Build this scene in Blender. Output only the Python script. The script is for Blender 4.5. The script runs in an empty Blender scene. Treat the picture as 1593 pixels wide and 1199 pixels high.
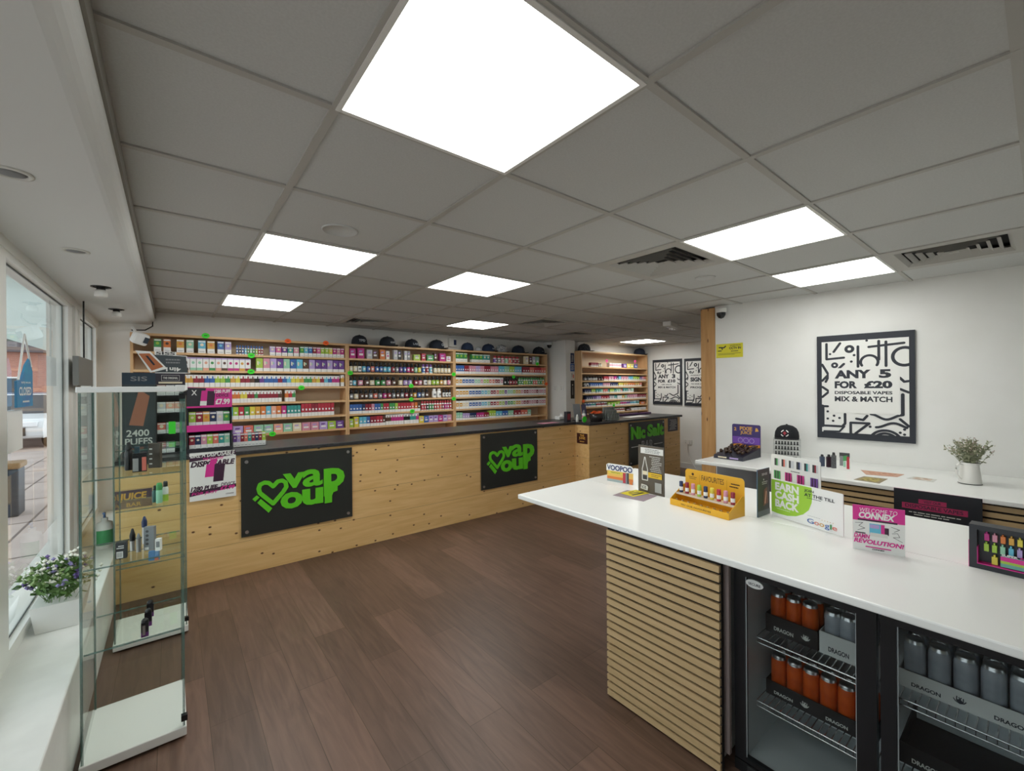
import bpy, math, random
from mathutils import Vector, Matrix
random.seed(7)
D = bpy.data
C = bpy.context.scene.collection
PI = math.pi

# ---------------------------------------------------------------- camera, world, exposure
SC = bpy.context.scene
FPX, YAW, PITCH, ROLL, HC = 662.594, .6745, -.0003, -.0071, 1.6
def cam_axes():
    f = Vector((math.sin(YAW)*math.cos(PITCH), math.cos(YAW)*math.cos(PITCH), math.sin(PITCH)))
    r = Vector((math.cos(YAW), -math.sin(YAW), 0)); u = r.cross(f)
    return r*math.cos(ROLL)+u*math.sin(ROLL), u*math.cos(ROLL)-r*math.sin(ROLL), f
CR, CU, CF = cam_axes()
cam = D.objects.new('camera', D.cameras.new('camera')); C.objects.link(cam)
cam.data.sensor_width = 36; cam.data.lens = FPX/1593*36; cam.data.clip_start = .03; cam.data.clip_end = 300
cam.matrix_world = Matrix(((CR.x, CU.x, -CF.x, 0), (CR.y, CU.y, -CF.y, 0), (CR.z, CU.z, -CF.z, HC), (0, 0, 0, 1)))
SC.camera = cam
SC.view_settings.view_transform = 'Standard'; SC.view_settings.look = 'None'
SC.view_settings.gamma = 1; SC.view_settings.use_curve_mapping = False
SC.view_settings.exposure = 1.08
LED = 4.0
SC.cycles.transparent_max_bounces = 64; SC.cycles.max_bounces = 12; SC.cycles.diffuse_bounces = 7; SC.cycles.glossy_bounces = 6
w = D.worlds.new('sky'); SC.world = w; w.use_nodes = True
w.node_tree.nodes['Background'].inputs[0].default_value = (.82, .88, .95, 1)
w.node_tree.nodes['Background'].inputs[1].default_value = 1.25

# surveying helpers: which point of a real plane a direction from the camera meets
def ray(u, v): return CR*((u-796.5)/FPX) - CU*((v-599.5)/FPX) + CF
def atz(u, v, z): d = ray(u, v); t = (z-HC)/d.z; return (d.x*t, d.y*t)
def aty(u, v, y): d = ray(u, v); t = y/d.y; return (d.x*t, HC+d.z*t)
def atx(u, v, x): d = ray(u, v); t = x/d.x; return (d.y*t, HC+d.z*t)

# ---------------------------------------------------------------- materials
def lin(c):
    if isinstance(c, str): c = [int(c[i:i+2], 16)/255 for i in (0, 2, 4)]
    return tuple((x/12.92 if x <= .04045 else ((x+.055)/1.055)**2.4) for x in c)+(1,)
MC = {}
def mat(name, col, rough=.6, metal=0, spec=.5, emit=0, coat=0):
    if name in MC: return MC[name]
    m = D.materials.new(name); m.use_nodes = True; b = m.node_tree.nodes['Principled BSDF']
    b.inputs['Base Color'].default_value = lin(col); b.inputs['Roughness'].default_value = rough
    b.inputs['Metallic'].default_value = metal; b.inputs['Specular IOR Level'].default_value = spec
    b.inputs['Coat Weight'].default_value = coat
    if emit:
        b.inputs['Emission Color'].default_value = lin(col); b.inputs['Emission Strength'].default_value = emit
    MC[name] = m; return m
def nodes(m): return m.node_tree.nodes, m.node_tree.links
def noisy(name, c1, c2, scale=(1, 1, 1), nscale=8, rough=.7, detail=4, bump=0, spec=.4):
    if name in MC: return MC[name]
    m = mat(name, c1, rough, spec=spec); N, L = nodes(m); b = N['Principled BSDF']
    tc = N.new('ShaderNodeTexCoord'); mp = N.new('ShaderNodeMapping'); mp.inputs['Scale'].default_value = scale
    nz = N.new('ShaderNodeTexNoise'); nz.inputs['Scale'].default_value = nscale; nz.inputs['Detail'].default_value = detail
    cr = N.new('ShaderNodeValToRGB'); cr.color_ramp.elements[0].color = lin(c1); cr.color_ramp.elements[1].color = lin(c2)
    cr.color_ramp.elements[0].position = .35; cr.color_ramp.elements[1].position = .65
    L.new(tc.outputs['Object'], mp.inputs[0]); L.new(mp.outputs[0], nz.inputs['Vector']); L.new(nz.outputs[0], cr.inputs[0])
    L.new(cr.outputs[0], b.inputs['Base Color'])
    if bump:
        bp = N.new('ShaderNodeBump'); bp.inputs['Strength'].default_value = bump; bp.inputs['Distance'].default_value = .01
        L.new(nz.outputs[0], bp.inputs['Height']); L.new(bp.outputs[0], b.inputs['Normal'])
    return m
def pine(name, c1, c2, axis='X', board=.14, knots=True, rough=.5):
    """boards running along axis, seams between them, grain and dark knots; object coordinates"""
    m = mat(name, c1, rough); N, L = nodes(m); b = N['Principled BSDF']
    tc = N.new('ShaderNodeTexCoord'); mp = N.new('ShaderNodeMapping')
    mp.inputs['Scale'].default_value = {'X': (.8, 9, 9), 'Y': (9, .8, 9), 'Z': (9, 9, .8)}[axis]
    nz = N.new('ShaderNodeTexNoise'); nz.inputs['Scale'].default_value = 3; nz.inputs['Detail'].default_value = 6
    nz.inputs['Distortion'].default_value = .6
    cr = N.new('ShaderNodeValToRGB'); cr.color_ramp.elements[0].color = lin(c2); cr.color_ramp.elements[1].color = lin(c1)
    cr.color_ramp.elements[0].position = .3; cr.color_ramp.elements[1].position = .7
    L.new(tc.outputs['Object'], mp.inputs[0]); L.new(mp.outputs[0], nz.inputs['Vector']); L.new(nz.outputs[0], cr.inputs[0])
    last = cr.outputs[0]
    def mixin(fac, colr, last):
        mx = N.new('ShaderNodeMix'); mx.data_type = 'RGBA'; L.new(fac, mx.inputs[0]); L.new(last, mx.inputs[6]); mx.inputs[7].default_value = lin(colr)
        return mx.outputs[2]
    if knots:
        s2 = N.new('ShaderNodeSeparateXYZ'); L.new(tc.outputs['Object'], s2.inputs[0]); ad = N.new('ShaderNodeMath'); L.new(s2.outputs[0], ad.inputs[0]); L.new(s2.outputs[1], ad.inputs[1])
        cb = N.new('ShaderNodeCombineXYZ'); L.new(ad.outputs[0], cb.inputs[0]); L.new(s2.outputs[2], cb.inputs[1])
        mk = N.new('ShaderNodeMapping'); mk.inputs['Scale'].default_value = (5.2, 7.5, 1) if axis != 'Z' else (11, 3, 1)
        vo = N.new('ShaderNodeTexVoronoi'); vo.voronoi_dimensions = '2D'; vo.inputs['Scale'].default_value = 1; vo.inputs['Randomness'].default_value = 1
        L.new(cb.outputs[0], mk.inputs[0]); L.new(mk.outputs[0], vo.inputs['Vector'])
        r2 = N.new('ShaderNodeValToRGB'); e = r2.color_ramp.elements
        e[0].position = .04; e[0].color = (1, 1, 1, 1); e[1].position = .075; e[1].color = (0, 0, 0, 1)
        L.new(vo.outputs['Distance'], r2.inputs[0]); sc_ = N.new('ShaderNodeSeparateColor'); L.new(vo.outputs['Color'], sc_.inputs[0])
        gt = N.new('ShaderNodeMath'); gt.operation = 'GREATER_THAN'; gt.inputs[1].default_value = .45; L.new(sc_.outputs[0], gt.inputs[0])
        mm = N.new('ShaderNodeMath'); mm.operation = 'MULTIPLY'; L.new(gt.outputs[0], mm.inputs[0]); L.new(r2.outputs[0], mm.inputs[1]); last = mixin(mm.outputs[0], '5e3a1e', last)
    if board:
        sx = N.new('ShaderNodeSeparateXYZ'); L.new(tc.outputs['Object'], sx.inputs[0])
        mo = N.new('ShaderNodeMath'); mo.operation = 'PINGPONG'; mo.inputs[1].default_value = board
        L.new(sx.outputs[{'X': 2, 'Y': 2, 'Z': 0}[axis]], mo.inputs[0])
        lt = N.new('ShaderNodeMath'); lt.operation = 'LESS_THAN'; lt.inputs[1].default_value = .0012; L.new(mo.outputs[0], lt.inputs[0])
        last = mixin(lt.outputs[0], '8a6a40', last)
    L.new(last, b.inputs['Base Color']); return m
def floor_mat():
    m = mat('brown wood planks', '5a4436', .42); N, L = nodes(m); b = N['Principled BSDF']
    tc = N.new('ShaderNodeTexCoord'); mp = N.new('ShaderNodeMapping'); mp.inputs['Rotation'].default_value = (0, 0, PI/2)
    mp.inputs['Location'].default_value = (.02, .057, 0)
    br = N.new('ShaderNodeTexBrick'); br.inputs['Scale'].default_value = 1; br.inputs['Brick Width'].default_value = 1.22
    br.inputs['Row Height'].default_value = .1905; br.inputs['Mortar Size'].default_value = .0016; br.offset = .37; br.offset_frequency = 2
    br.inputs['Color1'].default_value = lin('71574a'); br.inputs['Color2'].default_value = lin('5b463a'); br.inputs['Mortar'].default_value = lin('4a3826')
    br.inputs['Bias'].default_value = 0; br.inputs['Mortar Smooth'].default_value = .3
    m2 = N.new('ShaderNodeMapping'); m2.inputs['Scale'].default_value = (11, 1.1, 1)
    nz = N.new('ShaderNodeTexNoise'); nz.inputs['Scale'].default_value = 2.2; nz.inputs['Detail'].default_value = 7; nz.inputs['Distortion'].default_value = 1.2
    cr = N.new('ShaderNodeValToRGB'); cr.color_ramp.elements[0].color = (.70, .68, .66, 1); cr.color_ramp.elements[1].color = (1.12, 1.12, 1.12, 1)
    cr.color_ramp.elements[0].position = .3; cr.color_ramp.elements[1].position = .72
    mx = N.new('ShaderNodeMix'); mx.data_type = 'RGBA'; mx.blend_type = 'MULTIPLY'; mx.inputs[0].default_value = 1
    L.new(tc.outputs['Object'], mp.inputs[0]); L.new(mp.outputs[0], br.inputs['Vector'])
    L.new(tc.outputs['Object'], m2.inputs[0]); L.new(m2.outputs[0], nz.inputs['Vector']); L.new(nz.outputs[0], cr.inputs[0])
    L.new(br.outputs[0], mx.inputs[6]); L.new(cr.outputs[0], mx.inputs[7]); L.new(mx.outputs[2], b.inputs['Base Color'])
    bp = N.new('ShaderNodeBump'); bp.inputs['Strength'].default_value = .12; bp.inputs['Distance'].default_value = .004
    L.new(nz.outputs[0], bp.inputs['Height']); L.new(bp.outputs[0], b.inputs['Normal'])
    return m
def glass(name, tint=(.93, .97, .95), ior=1.35, rough=0):
    if name in MC: return MC[name]
    m = D.materials.new(name); m.use_nodes = True; N, L = nodes(m); N.clear()
    o = N.new('ShaderNodeOutputMaterial'); mx = N.new('ShaderNodeMixShader'); t = N.new('ShaderNodeBsdfTransparent'); g = N.new('ShaderNodeBsdfGlossy')
    f = N.new('ShaderNodeFresnel'); f.inputs[0].default_value = ior; t.inputs[0].default_value = tint+(1,); g.inputs['Roughness'].default_value = rough
    ge = N.new('ShaderNodeNewGeometry'); iv = N.new('ShaderNodeMath'); iv.operation = 'SUBTRACT'; iv.inputs[0].default_value = 1; L.new(ge.outputs['Backfacing'], iv.inputs[1])
    ml = N.new('ShaderNodeMath'); ml.operation = 'MULTIPLY'; L.new(iv.outputs[0], ml.inputs[0]); L.new(f.outputs[0], ml.inputs[1])
    L.new(ml.outputs[0], mx.inputs[0]); L.new(t.outputs[0], mx.inputs[1]); L.new(g.outputs[0], mx.inputs[2]); L.new(mx.outputs[0], o.inputs[0])
    MC[name] = m; return m
def half(name, col, k=.5):
    m = D.materials.new(name); m.use_nodes = True; N, L = nodes(m); N.clear()
    o = N.new('ShaderNodeOutputMaterial'); mx = N.new('ShaderNodeMixShader'); t = N.new('ShaderNodeBsdfTransparent'); g = N.new('ShaderNodeBsdfDiffuse')
    g.inputs[0].default_value = lin(col); mx.inputs[0].default_value = k
    L.new(t.outputs[0], mx.inputs[1]); L.new(g.outputs[0], mx.inputs[2]); L.new(mx.outputs[0], o.inputs[0]); MC[name] = m; return m

WALL = noisy('white painted wall', 'eaeae7', 'e5e5e1', nscale=3, rough=.75)
WALL2 = mat('painted reveal', 'dadcda', .7)
TILE = noisy('ceiling tile', 'cacbc9', 'c4c5c3', nscale=160, rough=.95, spec=.1)
GRID = mat('ceiling grid bar', 'b4b2ac', .6)
UPVC = mat('white window frame', 'e4e4df', .35)
WHITE = mat('white laminate', 'ecedea', .28)
WHITEM = mat('white matt', 'e6e6e2', .6)
OFFW = mat('off white', 'd6d6d0', .6)
BLACK = mat('black', '101113', .45)
SATIN = mat('black satin', '17181b', .3)
INK = mat('navy black ink', '262a33', .6)
DGREY = mat('dark grey', '3a3b3c', .5)
GREY = mat('mid grey', '808284', .5)
SILVER = mat('silver metal', 'c8c8c8', .28, 1)
CHROME = mat('chrome wire', 'd8d8d8', .2, 1)
PINE = pine('knotty pine cladding', 'e6bf84', 'd6ab6c')
PINEV = pine('pine post', 'c79a63', 'b2824b', 'Z', 0)
SHELFW = pine('shelf pine', 'dcb88c', 'cfa676', 'X', 0, False)
SHELFV = pine('shelf upright pine', 'd8b286', 'c89f70', 'Z', 0, False)
SLAT = pine('oak slat', 'c4a87e', 'b4996f', 'Y', 0, False)
GL = glass('clear glass', (.975, .99, .982), 1.3); GEDGE = half('green glass edge', '5e7f78', .55)
GWIN = glass('window glass', (.95, .97, .96), 1.4)
ACR = glass('clear acrylic', (.98, .985, .985), 1.3)
PAL = dict(red='c4283a', crimson='9c1f33', pink='e0559a', magenta='c82483', peach='f0a98c', coral='e8705c', orange='e8792c', amber='e0a338',
           yellow='e6d43c', lime='a8cf3a', green='3f9e50', mint='93d2ae', teal='2f9c95', cyan='59bcdc', blue='2f62b4', navy='20305f',
           purple='6a3c96', lilac='b39ad6', brown='5d3a2a', black='17181a', grey='7c8086', silver='c6c9cc', white='e9e9e6', cream='e6d8b4', rose='d98ba2')
def pm(c):
    rgb = [int(PAL[c][i:i+2], 16)/255 for i in (0, 2, 4)]; g = sum(rgb)/3
    return mat('print '+c, [x+(g-x)*.16 for x in rgb], .45)

# ---------------------------------------------------------------- mesh builder
class MB:
    def __init__(s): s.v = []; s.f = []; s.m = []; s.s = []; s.mats = []
    def mi(s, m):
        if m not in s.mats: s.mats.append(m)
        return s.mats.index(m)
    def add(s, vs, fs, m, smooth=False):
        o = len(s.v); s.v += [tuple(p) for p in vs]; k = s.mi(m)
        for f in fs: s.f.append([i+o for i in f]); s.m.append(k); s.s.append(smooth)
        return s
    def box(s, x0, y0, z0, x1, y1, z1, m, mt=None, rot=0, c=None):
        vs = [(x, y, z) for z in (z0, z1) for (x, y) in ((x0, y0), (x1, y0), (x1, y1), (x0, y1))]
        if rot:
            c = c or ((x0+x1)/2, (y0+y1)/2); ca, sa = math.cos(rot), math.sin(rot)
            vs = [(c[0]+(x-c[0])*ca-(y-c[1])*sa, c[1]+(x-c[0])*sa+(y-c[1])*ca, z) for x, y, z in vs]
        return s.add(vs, [(0, 3, 2, 1), (4, 5, 6, 7), (0, 1, 5, 4), (1, 2, 6, 5), (2, 3, 7, 6), (3, 0, 4, 7)], m)
    def prism(s, pts, z0, z1, m):
        n = len(pts); vs = [(x, y, z0) for x, y in pts]+[(x, y, z1) for x, y in pts]
        return s.add(vs, [list(range(n))[::-1], list(range(n, 2*n))]+[(i, (i+1) % n, n+(i+1) % n, n+i) for i in range(n)], m)
    def prof(s, pts, axis, a, b, m, smooth=False, caps=True):
        """profile extruded along an axis: X pts are (y,z); Y pts are (x,z)"""
        n = len(pts); P = (lambda q, t: (t, q[0], q[1])) if axis == 'X' else (lambda q, t: (q[0], t, q[1]))
        vs = [P(q, a) for q in pts]+[P(q, b) for q in pts]
        s.add(vs, [(i, (i+1) % n, n+(i+1) % n, n+i) for i in range(n)], m, smooth)
        if caps: s.add(vs, [list(range(n))[::-1], list(range(n, 2*n))], m)
        return s
    def lathe(s, prof, m, n=20, c=(0, 0, 0), axis='Z', smooth=True, a0=0, a1=2*PI):
        full = abs(a1-a0-2*PI) < 1e-6; vs = []; fs = []; k = n if full else n+1
        for r, z in prof:
            for i in range(k):
                a = a0+(a1-a0)*i/n; p = (r*math.cos(a), r*math.sin(a), z)
                if axis == 'Y': p = (p[0], p[2], p[1])
                if axis == 'X': p = (p[2], p[0], p[1])
                vs.append((p[0]+c[0], p[1]+c[1], p[2]+c[2]))
        for j in range(len(prof)-1):
            for i in range(n): fs.append((j*k+i, j*k+(i+1) % k, (j+1)*k+(i+1) % k, (j+1)*k+i))
        s.add(vs, fs, m, smooth)
        if full:
            for j in (0, len(prof)-1):
                if prof[j][0] > 1e-5: s.add(vs, [[j*k+i for i in range(n)]], m)
        return s
    def tube(s, pts, r, m, n=8, r2=None):
        pts = [Vector(p) for p in pts]; vs = []; fs = []; up = Vector((0, 0, 1))
        for i, p in enumerate(pts):
            d = (pts[min(i+1, len(pts)-1)]-pts[max(i-1, 0)]).normalized(); a = d.cross(up if abs(d.z) < .95 else Vector((1, 0, 0))).normalized(); b = d.cross(a)
            rr = r if r2 is None else r+(r2-r)*i/(len(pts)-1)
            vs += [p+(a*math.cos(2*PI*k/n)+b*math.sin(2*PI*k/n))*rr for k in range(n)]
        for i in range(len(pts)-1):
            for k in range(n): fs.append((i*n+k, i*n+(k+1) % n, (i+1)*n+(k+1) % n, (i+1)*n+k))
        s.add(vs, fs, m, True); s.add(vs, [list(range(n)), list(range(len(vs)-n, len(vs)))], m); return s
    def mesh(s, name):
        me = D.meshes.new(name); me.from_pydata(s.v, [], s.f)
        for m in s.mats: me.materials.append(m)
        me.polygons.foreach_set('material_index', s.m); me.polygons.foreach_set('use_smooth', s.s); me.update(); return me
    def build(s, name, parent=None, loc=(0, 0, 0), rz=0, bevel=0, fix=True):
        me = s.mesh(name)
        if fix:
            import bmesh
            bm = bmesh.new(); bm.from_mesh(me); bmesh.ops.recalc_face_normals(bm, faces=bm.faces); bm.to_mesh(me); bm.free()
        o = link(name, me, parent, loc, rz)
        if bevel:
            b = o.modifiers.new('bevel', 'BEVEL'); b.width = bevel; b.segments = 2; b.limit_method = 'ANGLE'
        return o
def link(name, me, parent=None, loc=(0, 0, 0), rz=0):
    o = D.objects.new(name, me); C.objects.link(o); o.location = loc; o.rotation_euler = (0, 0, rz)
    if parent: o.parent = parent
    return o
def tag(o, label, cat, group=None):
    o['label'] = label; o['category'] = cat
    if group: o['group'] = group
    return o
def thing(name, label, cat, loc=(0, 0, 0), rz=0, group=None):
    return tag(link(name, None, None, loc, rz), label, cat, group)
def struct(o): o['kind'] = 'structure'; return o
def dup(o, loc=None, rz=None, label=None):
    def rec(a, par):
        c = a.copy(); C.objects.link(c); c.parent = par
        for ch in a.children: rec(ch, c)
        return c
    r = rec(o, None)
    if loc: r.location = loc
    if rz is not None: r.rotation_euler = (0, 0, rz)
    if label: r['label'] = label
    return r

# ---------------------------------------------------------------- flat artwork
TC = {}
def glyphs(s, bold=0.0, shear=0.0, ext=0.0):
    k = (s, bold, shear, ext)
    if k in TC: return TC[k]
    cu = D.curves.new('t', 'FONT'); cu.body = s; cu.size = 1; cu.offset = bold; cu.shear = shear; cu.resolution_u = 3; cu.extrude = ext
    cu.fill_mode = 'BOTH' if ext else 'FRONT'
    o = D.objects.new('t', cu); C.objects.link(o); bpy.context.view_layer.update()
    me = D.meshes.new_from_object(o.evaluated_get(bpy.context.evaluated_depsgraph_get()))
    vs = [tuple(v.co) for v in me.vertices]; fs = [tuple(p.vertices) for p in me.polygons]
    D.objects.remove(o); D.curves.remove(cu); D.meshes.remove(me)
    TC[k] = (vs, fs); return TC[k]
class Art(MB):
    """a board standing on a plane: local X to the viewer's right, Z up, front face at y=0"""
    def __init__(s, p, q, z0, z1, t=.003, face=None, edge=None, r=0, size=None):
        super().__init__()
        s.p = Vector((p[0], p[1], z0)); d = Vector((q[0]-p[0], q[1]-p[1], 0)); s.W = d.length; s.H = z1-z0; s.t = t
        if size: s.W = size
        s.ua = d.normalized(); s.rz = math.atan2(d.y, d.x); s.n = Vector((s.ua.y, -s.ua.x, 0)); s.l = 0
        if face:
            W, H = s.W, s.H
            if r:
                pts = []
                for cx, cz, a in ((W-r, H-r, 0), (r, H-r, 90), (r, 0, 180), (W-r, 0, 270)):
                    if cz == 0: pts.append((0 if a == 180 else W, 0)); continue
                    for k in range(6):
                        an = math.radians(a+k*18); pts.append((cx+r*math.cos(an), cz+r*math.sin(an)))
                s.plate(pts, face, edge)
            else: s.plate([(0, 0), (W, 0), (W, H), (0, H)], face, edge)
    def plate(s, pts, face, edge=None, y0=0, t=None):
        n = len(pts); t = s.t if t is None else t
        vs = [(a, y0, b) for a, b in pts]+[(a, y0+t, b) for a, b in pts]
        s.add(vs, [list(range(n))], face); s.add(vs, [list(range(n, 2*n))]+[(i, (i+1) % n, n+(i+1) % n, n+i) for i in range(n)], edge or face)
    def px(s, u, v):
        d = ray(u, v); t = s.n.dot(s.p-Vector((0, 0, HC)))/s.n.dot(d); q = Vector((0, 0, HC))+d*t-s.p
        return (q.dot(s.ua), q.z)
    def fr(s, a, b): return (a*s.W, b*s.H)
    def lay(s): s.l += 1; return -.0003-.00008*s.l
    def poly(s, pts, m, px=False, fr=False, h=0):
        if px: pts = [s.px(*p) for p in pts]
        if fr: pts = [s.fr(*p) for p in pts]
        y = s.lay()
        if h: s.plate(pts, m, m, -h, h-.0001)
        else: s.add([(a, y, b) for a, b in pts], [list(range(len(pts)))], m)
        return s
    def rect(s, a, b, c, d, m, px=False, fr=True, h=0): return s.poly([(a, b), (c, b), (c, d), (a, d)], m, px, fr and not px, h)
    def disc(s, a, b, r, m, px=False, fr=True, n=14, asp=1):
        if px: a, b = s.px(a, b)
        elif fr: a, b = s.fr(a, b)
        y = s.lay(); s.add([(a+r*asp*math.cos(2*PI*k/n), y, b+r*math.sin(2*PI*k/n)) for k in range(n)], [list(range(n))], m); return s
    def ring(s, a, b, r, wd, m, fr=True, a0=0, a1=360, n=18, asp=1):
        if fr: a, b = s.fr(a, b)
        return s.stroke([(a+r*asp*math.cos(math.radians(a0+(a1-a0)*k/n)), b+r*math.sin(math.radians(a0+(a1-a0)*k/n))) for k in range(n+1)], wd, m, fr=False)
    def stroke(s, pts, wd, m, px=False, fr=True, h=0, cap=True):
        if px: pts = [s.px(*p) for p in pts]
        elif fr: pts = [s.fr(*p) for p in pts]
        y = s.lay() if not h else -h; hw = wd/2
        for i in range(len(pts)-1):
            (x0, z0), (x1, z1) = pts[i], pts[i+1]; L = math.hypot(x1-x0, z1-z0)
            if L < 1e-6: continue
            nx, nz = -(z1-z0)/L*hw, (x1-x0)/L*hw
            q = [(x0+nx, z0+nz), (x1+nx, z1+nz), (x1-nx, z1-nz), (x0-nx, z0-nz)]
            if h: s.plate(q, m, m, y+1e-5*i, h-.0001)
            else: s.add([(a, y-1e-6*i, b) for a, b in q], [(0, 1, 2, 3)], m)
        for i, (a, b) in enumerate(pts):
            if not cap and i in (0, len(pts)-1): continue
            c = [(a+hw*math.cos(k*PI/5), b+hw*math.sin(k*PI/5)) for k in range(10)]
            if h: s.plate(c, m, m, y-1e-5*(i+1), h-.0001)
            else: s.add([(p[0], y-2e-6-1e-6*i, p[1]) for p in c], [list(range(10))], m)
        return s
    def text(s, t, a0, b0, a1, b1, m, px=False, fr=True, bold=.02, shear=0, h=0):
        if px: (a0, b0), (a1, b1) = s.px(a0, b0), s.px(a1, b1)
        elif fr: (a0, b0), (a1, b1) = s.fr(a0, b0), s.fr(a1, b1)
        vs, fs = glyphs(t, bold, shear, .02 if h else 0)
        xs = [v[0] for v in vs]; ys = [v[1] for v in vs]; sx = (a1-a0)/(max(xs)-min(xs)); sy = (b1-b0)/(max(ys)-min(ys)); y = s.lay() if not h else -h
        mx, my = min(xs), min(ys)
        s.add([(a0+(v[0]-mx)*sx, (-h if v[2] > 0 else -.0002) if h else y, b0+(v[1]-my)*sy) for v in vs], fs, m); return s
    def lines(s, a0, b0, a1, b1, n, m, k=.5, jit=.25, px=False):
        """rows of small print: short dashes"""
        for i in range(n):
            zb = b0+(b1-b0)*(i+.5)/n; hh = abs(b1-b0)/n*k/2; a = a0+(a1-a0)*random.random()*jit; e = a1-(a1-a0)*random.random()*jit
            while a < e:
                ww = (a1-a0)*random.uniform(.06, .16); s.rect(a, zb-hh, min(a+ww, e), zb+hh, m); a += ww+(a1-a0)*.02
        return s
    def done(s, name, parent=None, label=None, cat=None, group=None, off=0):
        o = s.build(name, parent, fix=False); o.location = s.p+s.n*off; o.rotation_euler = (0, 0, s.rz)
        if label: tag(o, label, cat, group)
        return o

# ---------------------------------------------------------------- the setting
CZ = 2.375
def XG(i): return .362+.6*i
def YG(j): return 1.236+.6*j
LIGHTS = {(0, -1): 'large glowing square ceiling panel nearest the camera', (0, 2): 'glowing ceiling panel over the floor beside the window soffit, second nearest on the left',
          (0, 5): 'smaller looking glowing panel above the left shelving bay', (2, 2): 'glowing ceiling panel in the middle of the shop ceiling',
          (4, 5): 'glowing ceiling panel just in front of the caps on the right shelving bay', (3, -1): 'glowing panel over the white worktops, beside the big air vent',
          (5, -1): 'glowing panel closest to the white wall with the big poster', (10, 5): 'furthest glowing panel, in front of the poster corner shelving'}
VENTS = {(3, 0): 'square louvred ceiling vent left of the glowing panel over the white worktops', (5, -2): 'square louvred ceiling vent near the right edge above the big poster wall',
         (2, 6): 'far ceiling vent above the left shelving bay', (5, 4): 'far ceiling vent behind the middle panel, toward the right bay', (7, 5): 'furthest ceiling vent, near the pier with notices'}
m = MB()
m.box(-.9, -2.3, -.05, 7.9, 5.95, 0, floor_mat()); struct(m.build('floor'))
m = MB()
for i in range(-1, 13):
    for j in range(-6, 8):
        if (i, j) in LIGHTS or (i, j) in VENTS: continue
        x0, x1, y0, y1 = max(XG(i), -.13), XG(i+1), YG(j), YG(j+1)
        if x0 > 4.7 and y1 < 2.05: continue
        m.box(x0, y0, CZ+.007, x1, y1, CZ+.02, TILE)
struct(m.build('ceiling'))
m = MB()
for i in range(0, 13): m.box(XG(i)-.012, -2.3, CZ, XG(i)+.012, 5.9, CZ+.0072, GRID)
for j in range(-5, 8): m.box(-.128, YG(j)-.012, CZ+.0004, 7.8, YG(j)+.012, CZ+.0069, GRID)
struct(m.build('trim_1'))
# soffit over the window, with a rounded lip
m = MB(); R = .05
prof = [(-.66, 2.5), (-.66, 2.25), (-.13-R, 2.25)]+[(-.13-R+R*math.sin(a*PI/12), 2.25+R-R*math.cos(a*PI/12)) for a in range(1, 7)]+[(-.13, 2.5)]
m.prof(prof, 'Y', -2.3, 5.75, WALL2); struct(m.build('ceiling.001'))
m = MB(); m.box(-.135, -2.3, 2.318, -.122, 5.75, CZ+.003, mat('cove strip', '8f8d86', .7)); struct(m.build('trim_2'))
m = MB(); m.box(-.75, -2.3, 0, -.33, 5.75, .4, noisy('sill paint', 'e6e6e2', 'd8d8d4', nscale=4, rough=.4)); struct(m.build('wall_left', bevel=.006))
m = MB(); m.box(-.75, -2.3, .4, -.56, 5.75, .425, UPVC); m.box(-.66, -2.3, 2.2, -.55, 5.75, 2.25, UPVC); m.box(-.70, -2.3, 2.25, -.66, 5.9, 2.7, WALL2); struct(m.build('trim_3'))
def win(n, y0, y1):
    f = MB(); X0, X1 = -.64, -.555
    f.box(X0, y0-.07, .425, X1, y0, 2.2, UPVC); f.box(X0, y1, .425, X1, y1+.07, 2.2, UPVC)
    f.box(X0, y0, .425, X1, y1, .47, UPVC); f.box(X0, y0, 2.17, X1, y1, 2.2, UPVC)
    for a, b in ((y0, y0+.012), (y1-.012, y1)): f.box(-.5835, a, .47, -.581, b, 2.17, mat('gasket', '555a5a', .6))
    f.box(-.5835, y0, .47, -.581, y1, .478, MC['gasket']); f.box(-.5835, y0, 2.162, -.581, y1, 2.17, MC['gasket'])
    o = struct(f.build('window_%d' % n)); g = MB(); g.box(-.592, y0+.001, .471, -.584, y1-.001, 2.169, GWIN); g.build('pane', o)
win(1, 2.80, 4.21); win(2, 4.72, 5.60); win(3, 1.2, 2.66); win(4, -.5, 1.0)
m = MB(); m.box(-.66, 4.28, .425, -.56, 4.65, 2.2, UPVC); m.box(-.66, 5.67, .425, -.56, 5.75, 2.2, UPVC); m.box(-.66, -2.3, .425, -.6, -.57, 2.2, UPVC)
m.box(-.6, 4.42, .425, -.545, 4.5, 2.2, UPVC); m.box(-.66, 2.70, .425, -.56, 2.76, 2.2, UPVC); m.box(-.66, 1.07, .425, -.56, 1.13, 2.2, UPVC); struct(m.build('trim_4'))
m = MB(); m.box(-.9, 5.75, 0, 5.45, 5.9, 2.6, WALL); struct(m.build('wall_back'))
m = MB(); m.box(5.36, 5.2, 0, 5.585, 5.9, 2.6, WALL); struct(m.build('wall_pier'))
m = MB(); m.box(5.585, 5.3, 0, 7.9, 5.9, 2.6, WALL); struct(m.build('wall_alcove'))
m = MB(); m.box(7.65, 1.9, 0, 7.9, 5.3, 2.6, WALL); struct(m.build('wall_far_right'))
WR0, WR1 = (4.302, 2.08), (4.471, .083)
def WRX(y): return 4.302+(2.08-y)*.169/1.997
m = MB(); m.prism([(WRX(2.08), 2.08), (WRX(-2.3), -2.3), (7.9, -2.3), (7.9, 2.08)], 0, 2.6, WALL); struct(m.build('wall_right'))
m = MB(); m.prism([(WRX(2.07)-.006, 2.07), (WRX(1.2)-.006, 1.2), (WRX(1.2)+.01, 1.2), (WRX(2.07)+.01, 2.07)], 0, .915, mat('grey panel', '77777a', .7)); struct(m.build('trim_5'))
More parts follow.
